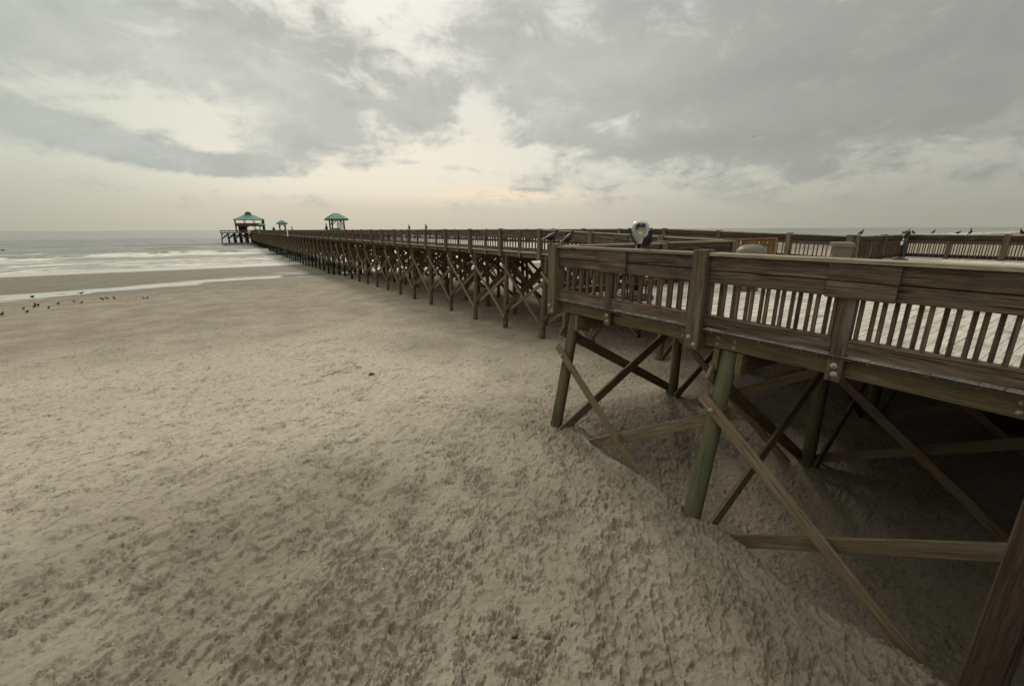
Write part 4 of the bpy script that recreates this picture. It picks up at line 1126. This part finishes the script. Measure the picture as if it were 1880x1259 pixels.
base = t.mix(t.smooth(az, -55, -15, .60, 0), base, t.mix(t.smooth(el, 0, 9), (.49, .51, .41), (.70, .72, .59)))
base = t.mix(t.math('MULTIPLY', t.smooth(el, 8, 24), t.smooth(az, -60, 10)), base, (.74, .74, .70))
base = t.mix(t.math('MULTIPLY', t.math('MULTIPLY', t.smooth(el, .5, 5.5), t.smooth(el, 15, 7)), t.smooth(t.math('ABSOLUTE', t.math('ADD', az, 16)), 30, 6, 0, .75)), base, (.86, .80, .66))
base = t.mix(.10, base, nish.outputs[0])
def gauss(a0, e0, ra, re):
    u = t.math('DIVIDE', t.math('SUBTRACT', az, a0), ra); v = t.math('DIVIDE', t.math('SUBTRACT', el, e0), re)
    return t.math('POWER', 2.718, t.math('MULTIPLY', t.math('ADD', t.math('MULTIPLY', u, u), t.math('MULTIPLY', v, v)), -1.0))
streak = t.smooth(t.noise(t.vmath('MULTIPLY', dirv, (3, 3, 60)), 1.0, 4, .6), .35, .68)
base = t.mix(t.math('MULTIPLY', gauss(-3, 4.3, 13, 1.1), t.math('ADD', .30, t.math('MULTIPLY', streak, .70))), base, (1.0, .80, .585))
base = t.mix(t.math('MULTIPLY', gauss(-16, 1.8, 24, 2.0), .6), base, (.65, .56, .44))
grey = t.mix(t.smooth(az, -50, -10), (.52, .55, .50), (.51, .515, .475))
grey = t.mix(t.smooth(az, -5, 25), grey, (.46, .465, .425))
shade = t.math('ADD', t.math('MULTIPLY', t.math('SUBTRACT', nC, .5), -1.5), t.math('MULTIPLY', t.math('SUBTRACT', nD, .5), 1.8))
grey = t.mix(t.smooth(shade, -.04, .40, 0, .85), grey, (.62, .62, .57))
grey = t.mix(t.smooth(shade, .0, -.42, 0, .65), grey, (.41, .42, .395))
grey = t.mix(t.math('MULTIPLY', gauss(26, 9.3, 19, 1.5), .45), grey, (.33, .335, .31))
grey = t.mix(t.math('MULTIPLY', gauss(30, 15, 12, 2.0), .35), grey, (.34, .345, .32))
grey = t.mix(t.math('MULTIPLY', gauss(12, 18, 9, 2.2), .40), grey, (.60, .60, .555))
skyc = t.mix(t.math('MULTIPLY', cl, .92), base, grey)
dim = t.math('MULTIPLY', t.smooth(az, 2, 50, 1.0, .70), t.smooth(az, -58, -34, .86, 1.0))
dim = t.math('MAXIMUM', dim, t.smooth(el, 26, 45))
zen = t.smooth(el, 26, 58, 1.0, 2.15)
sc = t.node('ShaderNodeVectorMath', operation='SCALE'); t.l.new(skyc, sc.inputs[0]); t.l.new(t.math('MULTIPLY', dim, zen), sc.inputs[3])
t.l.new(sc.outputs[0], bg.inputs[0]); bg.inputs[1].default_value = 1.0

sd = bpy.data.lights.new('sun', 'SUN'); sd.energy = 1.5; sd.angle = R(11); sd.color = (1, .94, .84)
so = bpy.data.objects.new('sun', sd); COL.objects.link(so); so['kind'] = 'structure'
sv = Vector((math.sin(SUN_AZ) * math.cos(SUN_EL), math.cos(SUN_AZ) * math.cos(SUN_EL), math.sin(SUN_EL)))
so.rotation_euler = (-sv).to_track_quat('-Z', 'Y').to_euler(); so.location = (0, 0, 40)

# ------------------------------------------------------------------ camera and render
cd = bpy.data.cameras.new('camera'); cam = bpy.data.objects.new('camera', cd); COL.objects.link(cam)
cd.sensor_fit = 'HORIZONTAL'; cd.sensor_width = 36; cd.lens = 768.1 / 1880 * 36; cd.clip_start = .05; cd.clip_end = 60000
cam.matrix_world = Matrix.Translation(CAM) @ Matrix.Rotation(-YAW, 4, 'Z') @ Matrix.Rotation(math.pi / 2 - PITCH, 4, 'X') @ Matrix.Rotation(ROLL, 4, 'Z')
scene.camera = cam
scene.view_settings.view_transform = 'Standard'; scene.view_settings.look = 'None'; scene.view_settings.exposure = 0; scene.view_settings.gamma = 1
scene.cycles.use_denoising = True; scene.cycles.max_bounces = 6; scene.cycles.diffuse_bounces = 2
